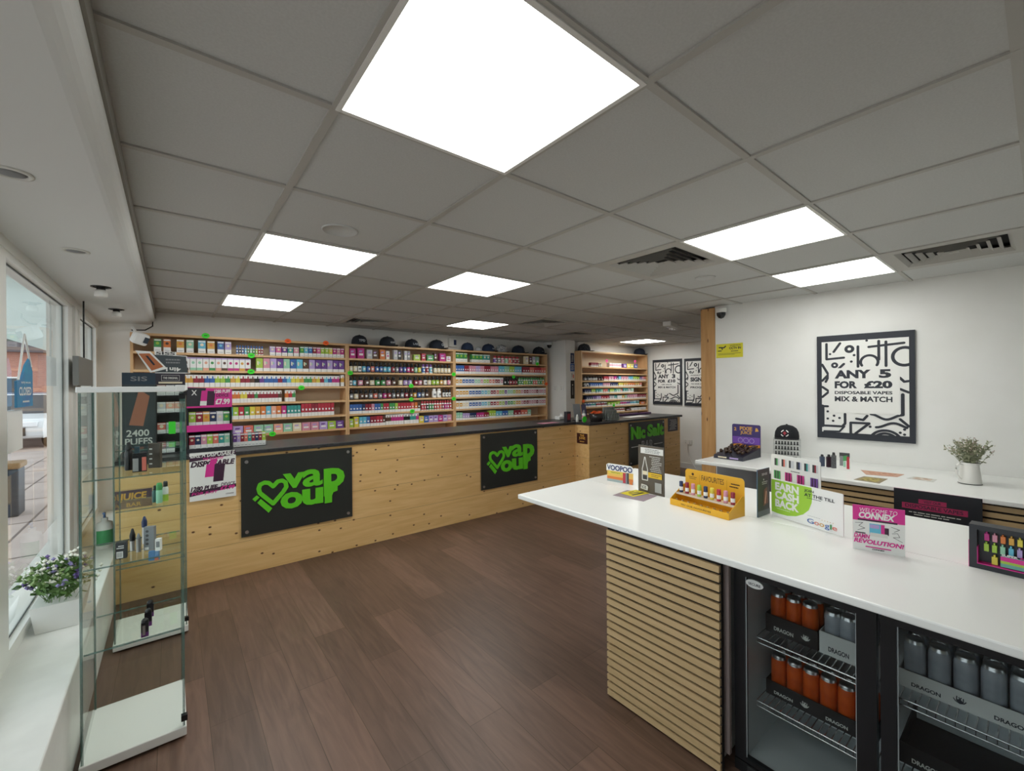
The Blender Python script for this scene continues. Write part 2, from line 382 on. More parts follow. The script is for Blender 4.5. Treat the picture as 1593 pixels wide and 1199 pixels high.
m = MB(); m.box(-.9, -2.45, 0, 7.9, -2.3, 2.6, WALL); struct(m.build('wall_front'))
m = MB(); m.box(7.63, 2.3, 0, 7.65, 5.3, .1, WALL2); struct(m.build('baseboard_right'))
m = MB(); m.box(4.29, 2.081, 0, 4.41, 2.225, 2.37, PINEV); tag(m.build('timber_post', bevel=.003), 'square knotty pine post from floor to ceiling at the end of the white wall', 'post')

# ceiling fittings; the lamps are not equally strong
LK = {(0, -1): 1.05, (0, 2): 1.5, (0, 5): 1.6, (2, 2): 1.6, (4, 5): 2.0, (3, -1): 1.1, (5, -1): 1.15, (10, 5): 1.8}
for (i, j), lab in LIGHTS.items():
    t = thing('ceiling_light_panel', lab, 'ceiling light', (XG(i)+.3, YG(j)+.3, CZ), group='square ceiling light panels')
    f = MB(); a, b = .2855, .2995
    for q in ((-b, -b, b, -a), (-b, a, b, b), (-b, -a, -a, a), (a, -a, b, a)): f.box(q[0], q[1], -.003, q[2], q[3], .012, WHITEM)
    f.build('frame', t); d = MB(); d.box(-a, -a, 0, a, a, .01, mat('led diffuser %s' % LK[(i, j)], 'fbfcf8', .5, emit=LED*LK[(i, j)])); d.build('diffuser', t)
for (i, j), lab in VENTS.items():
    t = thing('ceiling_vent', lab, 'vent', (XG(i)+.3, YG(j)+.3, CZ), group='square louvred ceiling vents')
    d = MB(); d.box(-.298, -.298, .05, .298, .298, .055, mat('vent dark', '1c1c1c', .8)); d.build('duct_backing', t)
    f = MB(); G2 = mat('vent white', 'b5b3ad', .6)
    def ring(r0, z0, r1, z1):
        vs = [(sx*r, sy*r, z) for r, z in ((r0, z0), (r1, z1)) for sx, sy in ((-1, -1), (1, -1), (1, 1), (-1, 1))]
        f.add(vs, [(k, (k+1) % 4, 4+(k+1) % 4, 4+k) for k in range(4)], G2)
    ring(.298, 0, .235, .001)
    for k in range(5): ring(.235-.042*k, .001, .215-.042*k, .022)
    f.box(-.02, -.02, 0, .02, .02, .002, G2); ring(.298, 0, .298, .05); f.build('louvres', t)
for (u, v), r in (((529, 360), .085), ((1097, 433), .07)):
    x, y = atz(u, v, CZ); o = MB().lathe([(r, .0069), (r, .001), (r*.93, 0), (r*.9, .005), (0, .006)], TILE, 28).build('ceiling_blanking_disc', loc=(x, y, CZ))
    tag(o, 'thin round white disc on the ceiling tile '+('near the soffit, left of the middle' if u < 900 else 'between the big vent and the white wall'), 'ceiling disc')
for (u, v), spot, lab in (((16, 268), 0, 'round recessed downlight nearest the camera in the window soffit'), ((118, 390), 0, 'round recessed downlight second along the window soffit'),
                     ((157, 446), 1, 'downlight with white lamp hanging out of its black ring, nearer one'), ((181, 481), 1, 'downlight with white lamp hanging out of its black ring, by the back wall')):
    x, y = atz(u, v, 2.25); t = thing('recessed_downlight', lab, 'downlight', (x, y, 2.25), group='soffit downlights')
    MB().lathe([(.05, 0), (.05, -.004), (.04, -.006), (.036, -.002), (.036, 0)], OFFW if not spot else BLACK, 24).build('bezel', t)
    if spot:
        MB().lathe([(.022, 0), (.022, -.02)], BLACK, 16).build('holder', t); MB().lathe([(.02, -.02), (.03, -.03), (.033, -.058), (.03, -.062), (0, -.062)], WHITEM, 18).build('lamp', t)
    else: MB().lathe([(.033, 0), (.033, -.003), (.02, -.006), (0, -.007)], GREY, 20).build('lamp', t)
x, y = atz(1043, 502, CZ)
t = thing('emergency_light', 'long white emergency light box under the far ceiling', 'emergency light', (x, y, CZ), .3)
MB().box(-.18, -.05, -.06, .18, .05, 0, WHITEM).build('body', t, bevel=.01); MB().box(-.17, -.03, -.075, .17, .03, -.06, ACR).build('lens', t)

# ---------------------------------------------------------------- window side
t = thing('hanging_screen', 'grey flat screen hanging on a thin black rod in the far window', 'screen', (-.5, 4.42, 1.62))
MB().box(-.02, -.33, 0, .01, .33, .2, mat('screen grey', '6d6d68', .5)).build('panel', t); MB().tube([(0, -.02, .2), (0, -.02, .62)], .005, BLACK).build('rod', t)
t = thing('closed_sign', 'blue wooden sign saying CLOSED hanging on white string in the shop window', 'sign', (-.545, 3.03, 1.52))
BL = noisy('blue wood', '3f8fb4', '4f79a8', nscale=9)
def ys(pts): return pts
A = Art((-.545, 2.90), (-.545, 3.18), 1.515, 1.72)
A.plate([(0, 0), (A.W, 0), (A.W, .17), (A.W*.82, .235), (A.W*.55, .2), (A.W*.3, .13), (0, .12)], BL, BL, 0, .008)
A.text('CLOSED', .12, .26, .9, .46, WHITE, bold=.03); A.text('sorry we are', .25, .52, .85, .58, WHITE); A.lines(.3, .08, .75, .16, 1, WHITE)
o = A.build('board', None, fix=False); o.location = A.p; o.rotation_euler = (0, 0, A.rz)
o.parent = t; o.matrix_parent_inverse = Matrix.Translation((.545, -3.03, -1.52))
MB().tube([(0, -.11, .12), (0, 0, .34), (0, .12, .19)], .004, WHITEM, 6).build('string', t)
o = MB().box(-.572, 2.885, 1.31, -.57, 3.125, 1.5, WHITEM).build('paper_notice'); tag(o, 'blank backed white paper sheet stuck on the window below the CLOSED sign', 'paper')
t = thing('flower_box', 'white rectangular planter with mixed flowers on the window sill', 'planter', (-.45, 3.2, .4))
MB().prof([(-.075, .002), (.075, .002), (.095, .13), (-.095, .13)], 'Y', -.13, .13, WHITEM).build('planter_box', t, bevel=.004)
def sprigs(parent, n, base, h, spread, leafc, flowers, seed, fl=.006, nl=7, ln=.028):
    rnd = random.Random(seed); st = MB(); lf = MB(); fw = {}
    for k in range(n):
        a = rnd.uniform(0, 2*PI); rr = spread*math.sqrt(rnd.random()); hh = h*rnd.uniform(.55, 1)
        p0 = Vector((base[0]*rnd.uniform(-1, 1), base[1]*rnd.uniform(-1, 1), base[2])); p2 = Vector((p0.x+rr*math.cos(a), p0.y+rr*math.sin(a), base[2]+hh)); p1 = (p0+p2)/2+Vector((0, 0, hh*.15))
        pts = [p0*(1-s)**2+p1*2*s*(1-s)+p2*s*s for s in (0, .25, .5, .75, 1)]; st.tube(pts, .0012, leafc, 4)
        for q in range(nl):
            s = .25+.75*q/nl; c = p0*(1-s)**2+p1*2*s*(1-s)+p2*s*s; d = Vector((rnd.uniform(-1, 1), rnd.uniform(-1, 1), rnd.uniform(-.2, 1))).normalized(); e = d.cross(Vector((rnd.random(), rnd.random(), rnd.random()))).normalized()*ln*.28
            lf.add([c, c+d*ln*.5+e, c+d*ln, c+d*ln*.5-e], [(0, 1, 2, 3)], leafc)
        fm, r, m_ = flowers[k % len(flowers)]; fb = fw.setdefault(fm.name, (fm, MB()))[1]
        for q in range(m_):
            s = 1-.35*q/max(1, m_); c = p0*(1-s)**2+p1*2*s*(1-s)+p2*s*s+Vector((rnd.uniform(-r, r), rnd.uniform(-r, r), rnd.uniform(-r, r)))
            z = rnd.uniform(.7, 1.1)*fl; fb.add([c+Vector(v)*z for v in ((1, 0, 0), (0, 1, 0), (-1, 0, 0), (0, -1, 0), (0, 0, 1), (0, 0, -1))], [(0, 1, 4), (1, 2, 4), (2, 3, 4), (3, 0, 4), (1, 0, 5), (2, 1, 5), (3, 2, 5), (0, 3, 5)], fm)
    st.build('stems', parent)['kind'] = 'stuff'; lf.build('leaves', parent, fix=False)['kind'] = 'stuff'
    for nme, (fm, b) in fw.items(): o = b.build('flowers', parent, fix=False); o['label'] = nme.replace('petal', 'flowers'); o['kind'] = 'stuff'
PW, PL = mat('white petal', 'e8e8dc', .6), mat('lilac petal', '8f86b8', .6)
PV = mat('violet petal', '6f5a9c', .6)
sprigs(t, 46, (.06, .11, .12), .2, .13, mat('leaf green', '5d7f42', .6), [(PW, .03, 13), (PL, .02, 5), (PW, .025, 10), (PW, .03, 9), (PV, .008, 8), (mat('green bud', '7f9a5c', .6), .03, 8)], 3, .011, 13, .045)
t = thing('soap_bottle', 'white pump bottle with green label on the sill behind the glass cabinets', 'bottle', (-.40, 4.43, .401))
MB().lathe([(.05, 0), (.055, .01), (.055, .15), (.045, .19), (.02, .2), (.02, .225)], WHITEM, 18).build('bottle_body', t)
MB().lathe([(.0562, .03), (.0562, .14)], mat('label green', '3c9a5c', .5), 18, a0=-2.4, a1=-.4).build('bottle_label', t); MB().tube([(0, 0, .225), (0, 0, .26), (.0, -.045, .265)], .008, mat('pump blue', '5b7bb0', .4)).build('pump', t)

# glass display cabinets
def cabinet(x0, x1, y0, y1, lab, zs):
    t = thing('glass_display_cabinet', lab, 'display cabinet', (x0, y0, 0), group='glass display cabinets'); W, Dp = x1-x0, y1-y0
    MB().box(0, 0, .012, W, Dp, .052, WHITE).build('base', t, bevel=.003); MB().box(0, 0, 1.582, W, Dp, 1.606, WHITE).build('top', t, bevel=.003)
    for x in (.03, W-.03):
        for y in (.03, Dp-.03): MB().lathe([(.012, .001), (.012, .012)], DGREY, 10, (x, y, 0)).build('foot', t)
    g = .005
    def pane(a, b, c, d, nm):
        p = MB(); p.box(a, b, .053, c, d, 1.581, GL); o = p.build(nm, t)
        e = MB()
        if d-b > c-a:
            for yy in (b, d-.002): e.box(a-.0004, yy, .053, c+.0004, yy+.002, 1.581, GEDGE)
        else:
            for xx in (a, c-.002): e.box(xx, b-.0004, .053, xx+.002, d+.0004, 1.581, GEDGE)
        e.build('polished_edge', o)
    pane(.012, .008, W-.012, .013, 'glass_door'); pane(.012, Dp-.013, W-.012, Dp-.008, 'glass_panel'); pane(.006, .008, .011, Dp-.008, 'glass_panel'); pane(W-.011, .008, W-.006, Dp-.008, 'glass_panel')
    for z in zs:
        p = MB(); p.box(.016, .018, z-.006, W-.016, Dp-.018, z, GL); o = p.build('glass_shelf', t)
        e = MB(); e.box(.016, .016, z-.006, W-.016, .018, z, GEDGE); e.box(.016, Dp-.018, z-.006, W-.016, Dp-.016, z, GEDGE); e.build('polished_edge', o)
    for z in (.1, 1.57): MB().box(W-.02, -.003, z-.02, W+.003, .02, z+.005, SATIN).build('hinge', t)
    MB().box(W-.03, -.002, 1.585, W+.004, .012, 1.612, WHITE).build('lock', t, bevel=.002)
ZS = (.5, .848, 1.218)
cabinet(-.305, .046, 2.46, 2.87, 'nearer glass display cabinet with white base and top, by the window sill', ZS)
cabinet(-.285, .078, 3.50, 3.88, 'second glass display cabinet, standing behind the nearer one', ZS)
def item(name, lab, cat, x, y, z, parts, rz=0, group=None):
    t = thing(name, lab, cat, (x, y, z+.0008), rz, group)
    for nm, b in parts: b.build(nm, t, fix=True)
    return t
BOT = lambda r, h, m_: MB().lathe([(r*.92, 0), (r, .004), (r, h*.62), (r*.8, h*.7), (r*.45, h*.74)], m_, 16)
CAPN = lambda r, h, m_: MB().lathe([(r*.5, h*.74), (r*.5, h*.78), (r*.3, h*.97), (r*.2, h), (0, h)], m_, 14)
def vape(wd, dp, h, m1, m2): return [('body', MB().box(-wd/2, -dp/2, 0, wd/2, dp/2, h, m1)), ('mouthpiece', MB().prof([(-wd*.3, h), (wd*.3, h), (wd*.18, h*1.22), (-wd*.18, h*1.22)], 'Y', -dp*.35, dp*.35, m2))]
ZT, ZM, ZB = 1.218, .848, .5
item('vape_bottle', 'slim matt black bottle shaped device, top shelf of nearer cabinet', 'vape device', -.157, 2.66, ZT, [('body', BOT(.0145, .13, SATIN)), ('cap', CAPN(.024, .13, BLACK))])
it = item('vape_kit', 'black device with silver and coral side panels, top shelf of nearer cabinet', 'vape device', -.115, 2.585, ZT, [('body', MB().box(-.025, -.012, 0, .025, .012, .085, SATIN)), ('silver_panel', MB().box(-.0235, -.0135, .004, -.004, -.012, .062, SILVER)), ('coral_panel', MB().box(.008, -.0135, .004, .023, -.012, .066, pm('coral'))), ('mouthpiece', MB().box(-.018, -.008, .085, 0, .008, .115, mat('dark teal', '2c4650', .3)))])
A = Art((-.088, 2.66), (-.045, 2.64), ZT+.001, ZT+.118, .02, mat('brown card', '4a4238', .6))
for k in range(4): A.rect(.1, .15+.2*k, .35, .2+.2*k, WHITEM)
A.done('vape_box', None, 'dark brown carton with small white pictures, top shelf of nearer cabinet', 'carton')
item('eliquid_bottle', 'green capped bottle with pale striped label in the far cabinet', 'bottle', -.066, 3.62, ZM, [('body', BOT(.017, .125, pm('mint'))), ('cap', MB().lathe([(.0165, .085), (.0165, .115), (.012, .13), (0, .132)], pm('green'), 16))])
item('eliquid_bottle', 'dark teal bottle partly behind the green capped one in the far cabinet', 'bottle', -.09, 3.66, ZM, [('body', BOT(.014, .11, mat('dark teal glass', '35605c', .3))), ('cap', CAPN(.02, .11, BLACK))])
item('eliquid_bottle', 'yellow and white labelled bottle with black cap in the far cabinet', 'bottle', -.035, 3.66, ZM, [('body', MB().lathe([(.016, 0), (.016, .045)], pm('lime'), 16)), ('label', MB().lathe([(.016, .045), (.016, .085), (.01, .095)], WHITEM, 16)), ('cap', MB().lathe([(.012, .095), (.012, .125), (.009, .13), (0, .13)], BLACK, 14))])
# middle shelf of the nearer cabinet
A = Art((-.196, 2.545), (-.16, 2.54), ZM+.001, ZM+.072, .025, mat('black card', '24282c', .5)); A.rect(.1, .05, .7, .45, WHITEM)
for k in range(5): A.rect(.16+.1*k, .1, .2+.1*k, .4, BLACK)
A.lines(.1, .6, .8, .85, 2, WHITEM); A.done('vape_box', None, 'small black carton with white code patch, middle shelf of nearer cabinet', 'carton')
item('vape_pen', 'black tipped clear pen device, middle shelf of nearer cabinet', 'vape device', -.145, 2.64, ZM, [('body', MB().lathe([(.009, 0), (.009, .045)], SILVER, 12)), ('mouthpiece', MB().lathe([(.01, .045), (.011, .07), (.004, .1), (0, .102)], BLACK, 12))])
item('vape_pen', 'small grey and steel pen device beside the black tipped one, middle shelf', 'vape device', -.122, 2.60, ZM, [('body', MB().lathe([(.009, 0), (.009, .06)], SILVER, 12)), ('mouthpiece', MB().lathe([(.009, .06), (.006, .075), (.002, .085), (0, .086)], GREY, 12))])
item('vape_pen', 'blue tipped pen device behind the grey carton, middle shelf', 'vape device', -.106, 2.72, ZM, [('body', MB().lathe([(.009, 0), (.009, .08)], SILVER, 12)), ('mouthpiece', MB().lathe([(.01, .08), (.011, .105), (.004, .13), (0, .132)], pm('navy'), 12))])
A = Art((-.104, 2.60), (-.068, 2.585), ZM+.001, ZM+.108, .022, mat('grey card', '808488', .45))
for k in range(4): A.disc(.35, .28+.18*k, .006, DGREY)
A.rect(.1, .03, .5, .14, WHITEM); A.done('vape_box', None, 'tall grey carton with four dark dots, middle shelf of nearer cabinet', 'carton')
A = Art((-.063, 2.56), (-.045, 2.553), ZM+.001, ZM+.055, .02, WHITEM); A.rect(.2, .3, .9, .8, GREY); A.done('vape_box', None, 'small white carton right of the grey one, middle shelf of nearer cabinet', 'carton')
A = Art((-.12, 3.56), (-.07, 3.545), ZB+.001, ZB+.06, .02, mat('blue card', '4a86c4', .5)); A.rect(.6, 0, 1, .35, pm('coral')); A.done('vape_box', None, 'blue carton with a red corner in the far cabinet', 'carton')
# lower shelf: three dark devices in line
for k, (x, y, lab) in enumerate(((-.098, 2.50, 'front one of three black and purple devices on the lowest shelf, silver lettering'), (-.09, 2.60, 'middle one of three black devices in line on the lowest shelf'), (-.086, 2.70, 'rear one of three black devices in line on the lowest shelf'))):
    q = [('body', MB().box(-.013, -.013, .02, .013, .013, .062, SATIN)), ('lower_band', MB().box(-.013, -.013, 0, .013, .013, .02, mat('plum', '5c2c66', .4))), ('mouthpiece', MB().lathe([(.012, .062), (.012, .07), (.007, .076), (0, .078)], BLACK, 12))]
    if k == 0: q.append(('lettering', MB().box(-.008, -.0138, .008, .002, -.013, .05, SILVER)))
    item('vape_device', lab, 'vape device', x, y, ZB, q, group='black devices on the lowest glass shelf')

# ---------------------------------------------------------------- street outside the window
m = MB(); PV_ = noisy('pavement', 'b7a9a2', 'a89a94', nscale=2, rough=.85)
m.box(-40, -4, -.15, -.9, 70, -.06, PV_); g = m.build('floor.001'); struct(g)
m = MB()
for k in range(14): m.box(-2.4, 1.5+k*1.6, -.0598, -.9, 1.53+k*1.6, -.058, mat('joint', '6e6460', .9))
for x in (-1.4, -1.9, -2.38): m.box(x, -4, -.0598, x+.025, 40, -.058, MC['joint'])
struct(m.build('trim_6'))
CANO = mat('canopy', 'cfd8d4', .7); N_, L_ = nodes(CANO); tr_ = N_.new('ShaderNodeBsdfTranslucent'); tr_.inputs[0].default_value = (.7, .76, .74, 1); ms_ = N_.new('ShaderNodeMixShader'); ms_.inputs[0].default_value = .5
L_.new(N_['Principled BSDF'].outputs[0], ms_.inputs[1]); L_.new(tr_.outputs[0], ms_.inputs[2]); L_.new(ms_.outputs[0], N_['Material Output'].inputs[0])
m = MB(); m.box(-2.3, -4, 2.5, -.701, 40, 2.52, CANO); struct(m.build('ceiling.002'))
def brickmat():
    m = mat('red brick', 'b07a66', .85); N, L = nodes(m); br = N.new('ShaderNodeTexBrick'); br.inputs['Scale'].default_value = 5
    br.inputs['Color1'].default_value = lin('b97a68'); br.inputs['Color2'].default_value = lin('a3685a'); br.inputs['Mortar'].default_value = lin('c8b0a4')
    tc = N.new('ShaderNodeTexCoord'); mp = N.new('ShaderNodeMapping'); mp.inputs['Rotation'].default_value = (PI/2, 0, 0); L.new(tc.outputs['Object'], mp.inputs[0]); L.new(mp.outputs[0], br.inputs['Vector']); L.new(br.outputs[0], N['Principled BSDF'].inputs['Base Color']); return m
t = thing('brick_house', 'red brick building with dark roof and white windows across the street', 'building', (-9, 34, -.06))
MB().box(-9, 0, 0, 8, 6, 3.6, brickmat()).build('walls', t); MB().prof([(-.4, 3.6), (6.4, 3.6), (3, 5.6)], 'X', -9.3, 8.3, mat('dark roof', '4a4246', .8)).build('roof', t)
for x in (-6, -3, 0, 2.2, 4.6):
    f = MB(); f.box(x-.5, -.06, 1.0, x+.5, 0, 2.3, WHITEM); o = f.build('window', t); MB().box(x-.42, -.08, 1.08, x+.42, -.06, 2.22, mat('house pane', '3d444a', .2)).build('pane', o)
MB().box(5.8, -.05, 0, 6.6, 0, 2.1, DGREY).build('door', t)
def car(name, lab, x, y, col, rz, s=1):
    t = thing(name, lab, 'car', (x, y, -.06), rz, 'parked cars'); P = mat('car paint '+col, col, .25, coat=.5)
    MB().prof([(-2.1*s, .3), (-2.15*s, .6), (-2.0*s, .82), (-1.1*s, .95), (1.9*s, .95), (2.1*s, .8), (2.1*s, .3)], 'X', -.88*s, .88*s, P).build('body', t, bevel=.08)
    MB().prof([(-1.15*s, .94), (-.4*s, 1.48), (1.4*s, 1.48), (1.95*s, .94)], 'X', -.76*s, .76*s, mat('car glass', '2f363c', .1)).build('cabin_glass', t, bevel=.04)
    MB().box(-.74*s, -.4*s, 1.465, .74*s, 1.38*s, 1.5, P).build('roof', t, bevel=.02)
    for sx in (-.8, .8):
        for sy in (-1.3, 1.3): MB().lathe([(0, -.1), (.32, -.1), (.33, 0), (.32, .1), (0, .1)], BLACK, 18, (sx*s, sy*s, .33), 'X').build('wheel', t)
        MB().box(sx*.78*s-.16, -2.17*s, .62, sx*.78*s+.16, -2.0*s, .76, mat('headlamp', 'f2f4f6', .15)).build('headlight', t, bevel=.02)
    MB().box(-.55*s, -2.17*s, .38, .55*s, -2.1*s, .6, BLACK).build('grille', t)
car('parked_car', 'white car facing the shop, nearer of the two outside the window', -3.4, 19.5, 'dfe1e2', -.12)
car('parked_car', 'blue grey car parked behind the white one outside the window', -4.4, 25.5, '7a869a', -.1, 1.15)
t = thing('street_bin', 'dark street bin with brown lid on the pavement outside', 'bin', (-1.72, 8.5, -.06)); MB().box(-.16, -.16, 0, .16, .16, .62, mat('bin dark', '23303a', .5)).build('body', t, bevel=.02); MB().box(-.18, -.18, .62, .18, .18, .7, mat('bin lid', '8a6a42', .6)).build('lid', t, bevel=.02)

# ---------------------------------------------------------------- long service counter
CT = 1.06
t = counter = thing('service_counter', 'long L shaped counter clad in knotty pine with a black worktop', 'counter', (0, 0, 0))
MB().box(-.33, 4.285, .001, 4.61, 4.31, CT-.035, PINE).build('front_panel', t)
MB().box(4.60, 4.02, .001, 4.625, 4.285, CT-.035, PINE).build('return_panel', t)
MB().box(4.625, 4.02, .001, 7.0, 4.045, CT-.035, PINE).build('side_front_panel', t)
MB().box(6.975, 4.045, .001, 7.0, 4.6, CT-.035, PINE).build('end_panel', t)
WT = noisy('black worktop', '2b2b2c', '38383a', nscale=40, rough=.35)
MB().prism([(-.33, 4.255), (4.585, 4.255), (4.585, 3.99), (7.03, 3.99), (7.03, 4.62), (5.2, 4.62), (5.2, 4.9), (-.33, 4.9)], CT-.034, CT, WT).build('worktop', t, bevel=.004)
MB().box(-.33, 4.88, .001, 5.18, 4.9, CT-.035, SHELFW).build('back_panel', t)

# pine framed boards on the counter
def logo(A):
    G = mat('logo green', '60c822', .45); h = .012
    f = lambda x, y: (370+x/7.995, 690+y/7.995)
    for nm, x0, y1, x1, y0 in (('v', 560, 566, 838, 345), ('a', 803, 545, 1050, 300), ('p', 1068, 655, 1324, 283)):
        A.text(nm, *f(x0, y1), *f(x1, y0), G, px=True, bold=.025 if nm == 'a' else .04, h=h)
    for nm, x0, y1, x1, y0 in (('o', 528, 825, 805, 580), ('u', 800, 775, 1058, 535)):
        A.text(nm, *f(x0, y1), *f(x1, y0), G, px=True, bold=.04, h=h*.94)
    A.poly([A.px(*f(*q)) for q in ((1078, 740), (1168, 725), (1168, 640), (1185, 600), (1236, 580), (1238, 500), (1180, 515), (1160, 540), (1078, 540))], G, h=h*.9)
    hp = [(438, 742), (272, 612), (258, 560), (275, 508), (330, 482), (385, 487), (438, 530), (495, 468), (550, 455), (592, 478), (602, 535), (560, 600), (438, 742)]
    A.stroke([f(*q) for q in hp], .034, G, px=True, h=h*.88)
    A.poly([A.px(*f(*q)) for q in ((180, 690), (235, 642), (268, 665), (213, 718))], G, h=h)
    A.poly([A.px(*f(*q)) for q in ((240, 735), (285, 685), (425, 800), (380, 855))], G, h=h)
ACB = mat('black gloss acrylic', '2f3230', .2)
def acrylic(x0, x1, z0, z1, y, name, lab):
    A = Art((x0, y), (x1, y), z0, z1, .012, ACB, mat('acrylic edge', '5b4a3a', .4)); o = A.done(name, None, lab, 'sign')
    for a in (.04, A.W-.04):
        for b in (.04, A.H-.04): MB().lathe([(.014, -.008), (.014, .0), (.014, .018)], SILVER, 16, (a, 0, b), 'Y').build('stand_off_bolt', o)
    return o
s1 = acrylic(.457, 1.386, .322, 1.001, 4.265, 'logo_sign', 'large black acrylic sign with green heart logo, nearer the glass cabinets')
A = Art((.457, 4.265), (1.386, 4.265), .322, 1.001); logo(A); lg = A.build('lettering', s1, fix=False)
s2 = acrylic(2.922, 3.838, .328, 1.008, 4.265, 'logo_sign', 'large black acrylic sign with green heart logo, nearer the inner corner of the counter')
l2 = lg.copy(); C.objects.link(l2); l2.parent = s2
s1['group'] = s2['group'] = 'black heart logo signs on the counter front'
s3 = acrylic(5.50, 6.473, .34, 1.008, 4.0, 'nic_salt_sign', 'black acrylic sign reading Nic Salt BAR in green and outlined letters')
A = Art((5.50, 4.0), (6.473, 4.0), .34, 1.008)
A.text('Nic', .05, .60, .43, .9, mat('logo green', '60c822'), bold=.05, h=.008); A.text('Salt', .49, .62, .97, .92, MC['logo green'], bold=.05, h=.008)
A.text('BAR', .34, .34, .66, .54, mat('sign outline grey', 'a9adb0', .5), bold=.02); A.text('BAR', .355, .355, .645, .525, ACB, bold=-.012)
A.rect(.06, .42, .31, .435, OFFW); A.rect(.69, .42, .94, .435, OFFW); A.build('lettering', s3, fix=False)
# posters on the cladding
MAG = mat('magenta card', 'd5308f', .5); PLUM = mat('plum ink', '3a1c34', .5)
def gadget(A, a, b, c, d, body=None):
    A.poly([(a, b), (a+(c-a)*.12, d), (c, d-(d-b)*.04), (c-(c-a)*.1, b)], PLUM, fr=True)
    A.poly([(a, b), (a+(c-a)*.12, d), (a+(c-a)*.5, d), (a+(c-a)*.42, b)], body or MAG, fr=True)
    A.poly([(a, b), (a+(c-a)*.03, b+(d-b)*.3), (a+(c-a)*.44, b+(d-b)*.3), (a+(c-a)*.42, b)], WHITEM, fr=True)
A = Art((.108, 4.252), (.42, 4.252), .69, 1.075, .002, WHITEM)
A.poly([(0, .82), (1, .9), (1, 1.0), (0, .93)], PLUM, fr=True)
A.text('LIKE A DISPOSABLE', .02, .9, .98, 1.0, WHITEM, shear=.25, bold=.02); A.text('THE BIG SWAP', .28, .83, .72, .885, MAG, shear=.2)
A.text('DISPOSABLE', .02, .7, .98, .82, PLUM, shear=.25, bold=.05); gadget(A, .3, .36, .76, .74)
A.poly([(.4, .72), (.45, .84), (.6, .86), (.56, .74)], MAG, fr=True)
A.poly([(0, .1), (1, .2), (1, .27), (0, .19)], PLUM, fr=True)
A.text('1280 PUFF', .02, .2, .6, .3, PLUM, shear=.25, bold=.05); A.text('DEVICE', .66, .24, .98, .32, PLUM, shear=.25, bold=.02)
A.text('FOR JUST', .04, .105, .6, .175, MAG, shear=.2, bold=.02); A.text('£7.99', .64, .16, .97, .25, MAG, shear=.2, bold=.04); A.text('CONNEX', .77, .06, .95, .085, PLUM)
A.done('poster', None, 'pink and white poster with two tone device on the counter front beside the cabinets', 'poster')
A = Art((4.592, 4.244), (4.592, 4.045), .76, .905, .002, mat('dark maroon', '3c1414', .5)); A.text('THE', .3, .68, .7, .9, pm('amber'), bold=.03); A.text('JUNE', .2, .35, .8, .65, pm('amber'), bold=.03)
A.lines(.2, .1, .8, .28, 1, pm('amber')); o = A.done('poster', None, 'small dark maroon poster with yellow lettering near the inner corner of the counter', 'poster')
A = Art((6.61, 4.0165), (6.92, 4.0165), .79, 1.02, .002, mat('slate card', '3a3542', .5)); A.lines(.1, .1, .9, .9, 8, OFFW, .35); A.done('price_list', None, 'small dark printed list on the pine right of the Nic Salt sign', 'poster')
x0, z0 = aty(195, 770, 4.28); A = Art((-.33, 4.283), (-.12, 4.283), .70, .835, .002, mat('faded plum card', '54404a', .5)); A.text('JUICE', .1, .35, .85, .85, pm('amber'), bold=.04, shear=.1); A.text('BAR', .3, .08, .7, .3, pm('amber'))
A.done('poster', None, 'faded plum card with yellow lettering on the pine, seen through the glass cabinets', 'poster')

# ---------------------------------------------------------------- wall shelving
SZ = [2.14, 1.96, 1.78, 1.605, 1.43, 1.25, 1.08]; SD = .012; TH = .024
def unit(x0, x1, y0, y1, zs, lab, name='shelving_unit', down=.001):
    t = thing(name, lab, 'shelving', (x0, y0, 0)); W, Dp = x1-x0, y1-y0
    for a in (0, W-.022): MB().box(a, 0, down, a+.022, Dp, zs[0]+.0005, SHELFV).build('side_panel', t)
    MB().box(.0225, Dp-.012, down, W-.0225, Dp-.001, zs[0], mat('shelf back', 'c9b79c', .7)).build('back_panel', t)
    for k, z in enumerate(zs):
        MB().box(.0225, 0, z-TH, W-.0225, Dp-.0125, z, SHELFW).build('shelf' if k else 'top_shelf', t)
    return t
UB = 5.745
unit(-.31, 1.735, 5.5, UB, SZ+[.9], 'left bay of the pine shelving packed with vape cartons')
unit(1.737, 3.30, 5.5, UB, SZ+[.9], 'middle bay of the pine shelving with rows of black capped bottles')
unit(3.302, 5.20, 5.5, UB, SZ+[.9], 'right bay of the pine shelving with small cartons in pastel rows')
SR = [2.2, 1.925, 1.81, 1.675, 1.562, 1.447, 1.322, 1.204, 1.092]
unit(5.59, 7.58, 5.05, 5.295, SR, 'separate pine shelving unit in the corner beside the square posters')

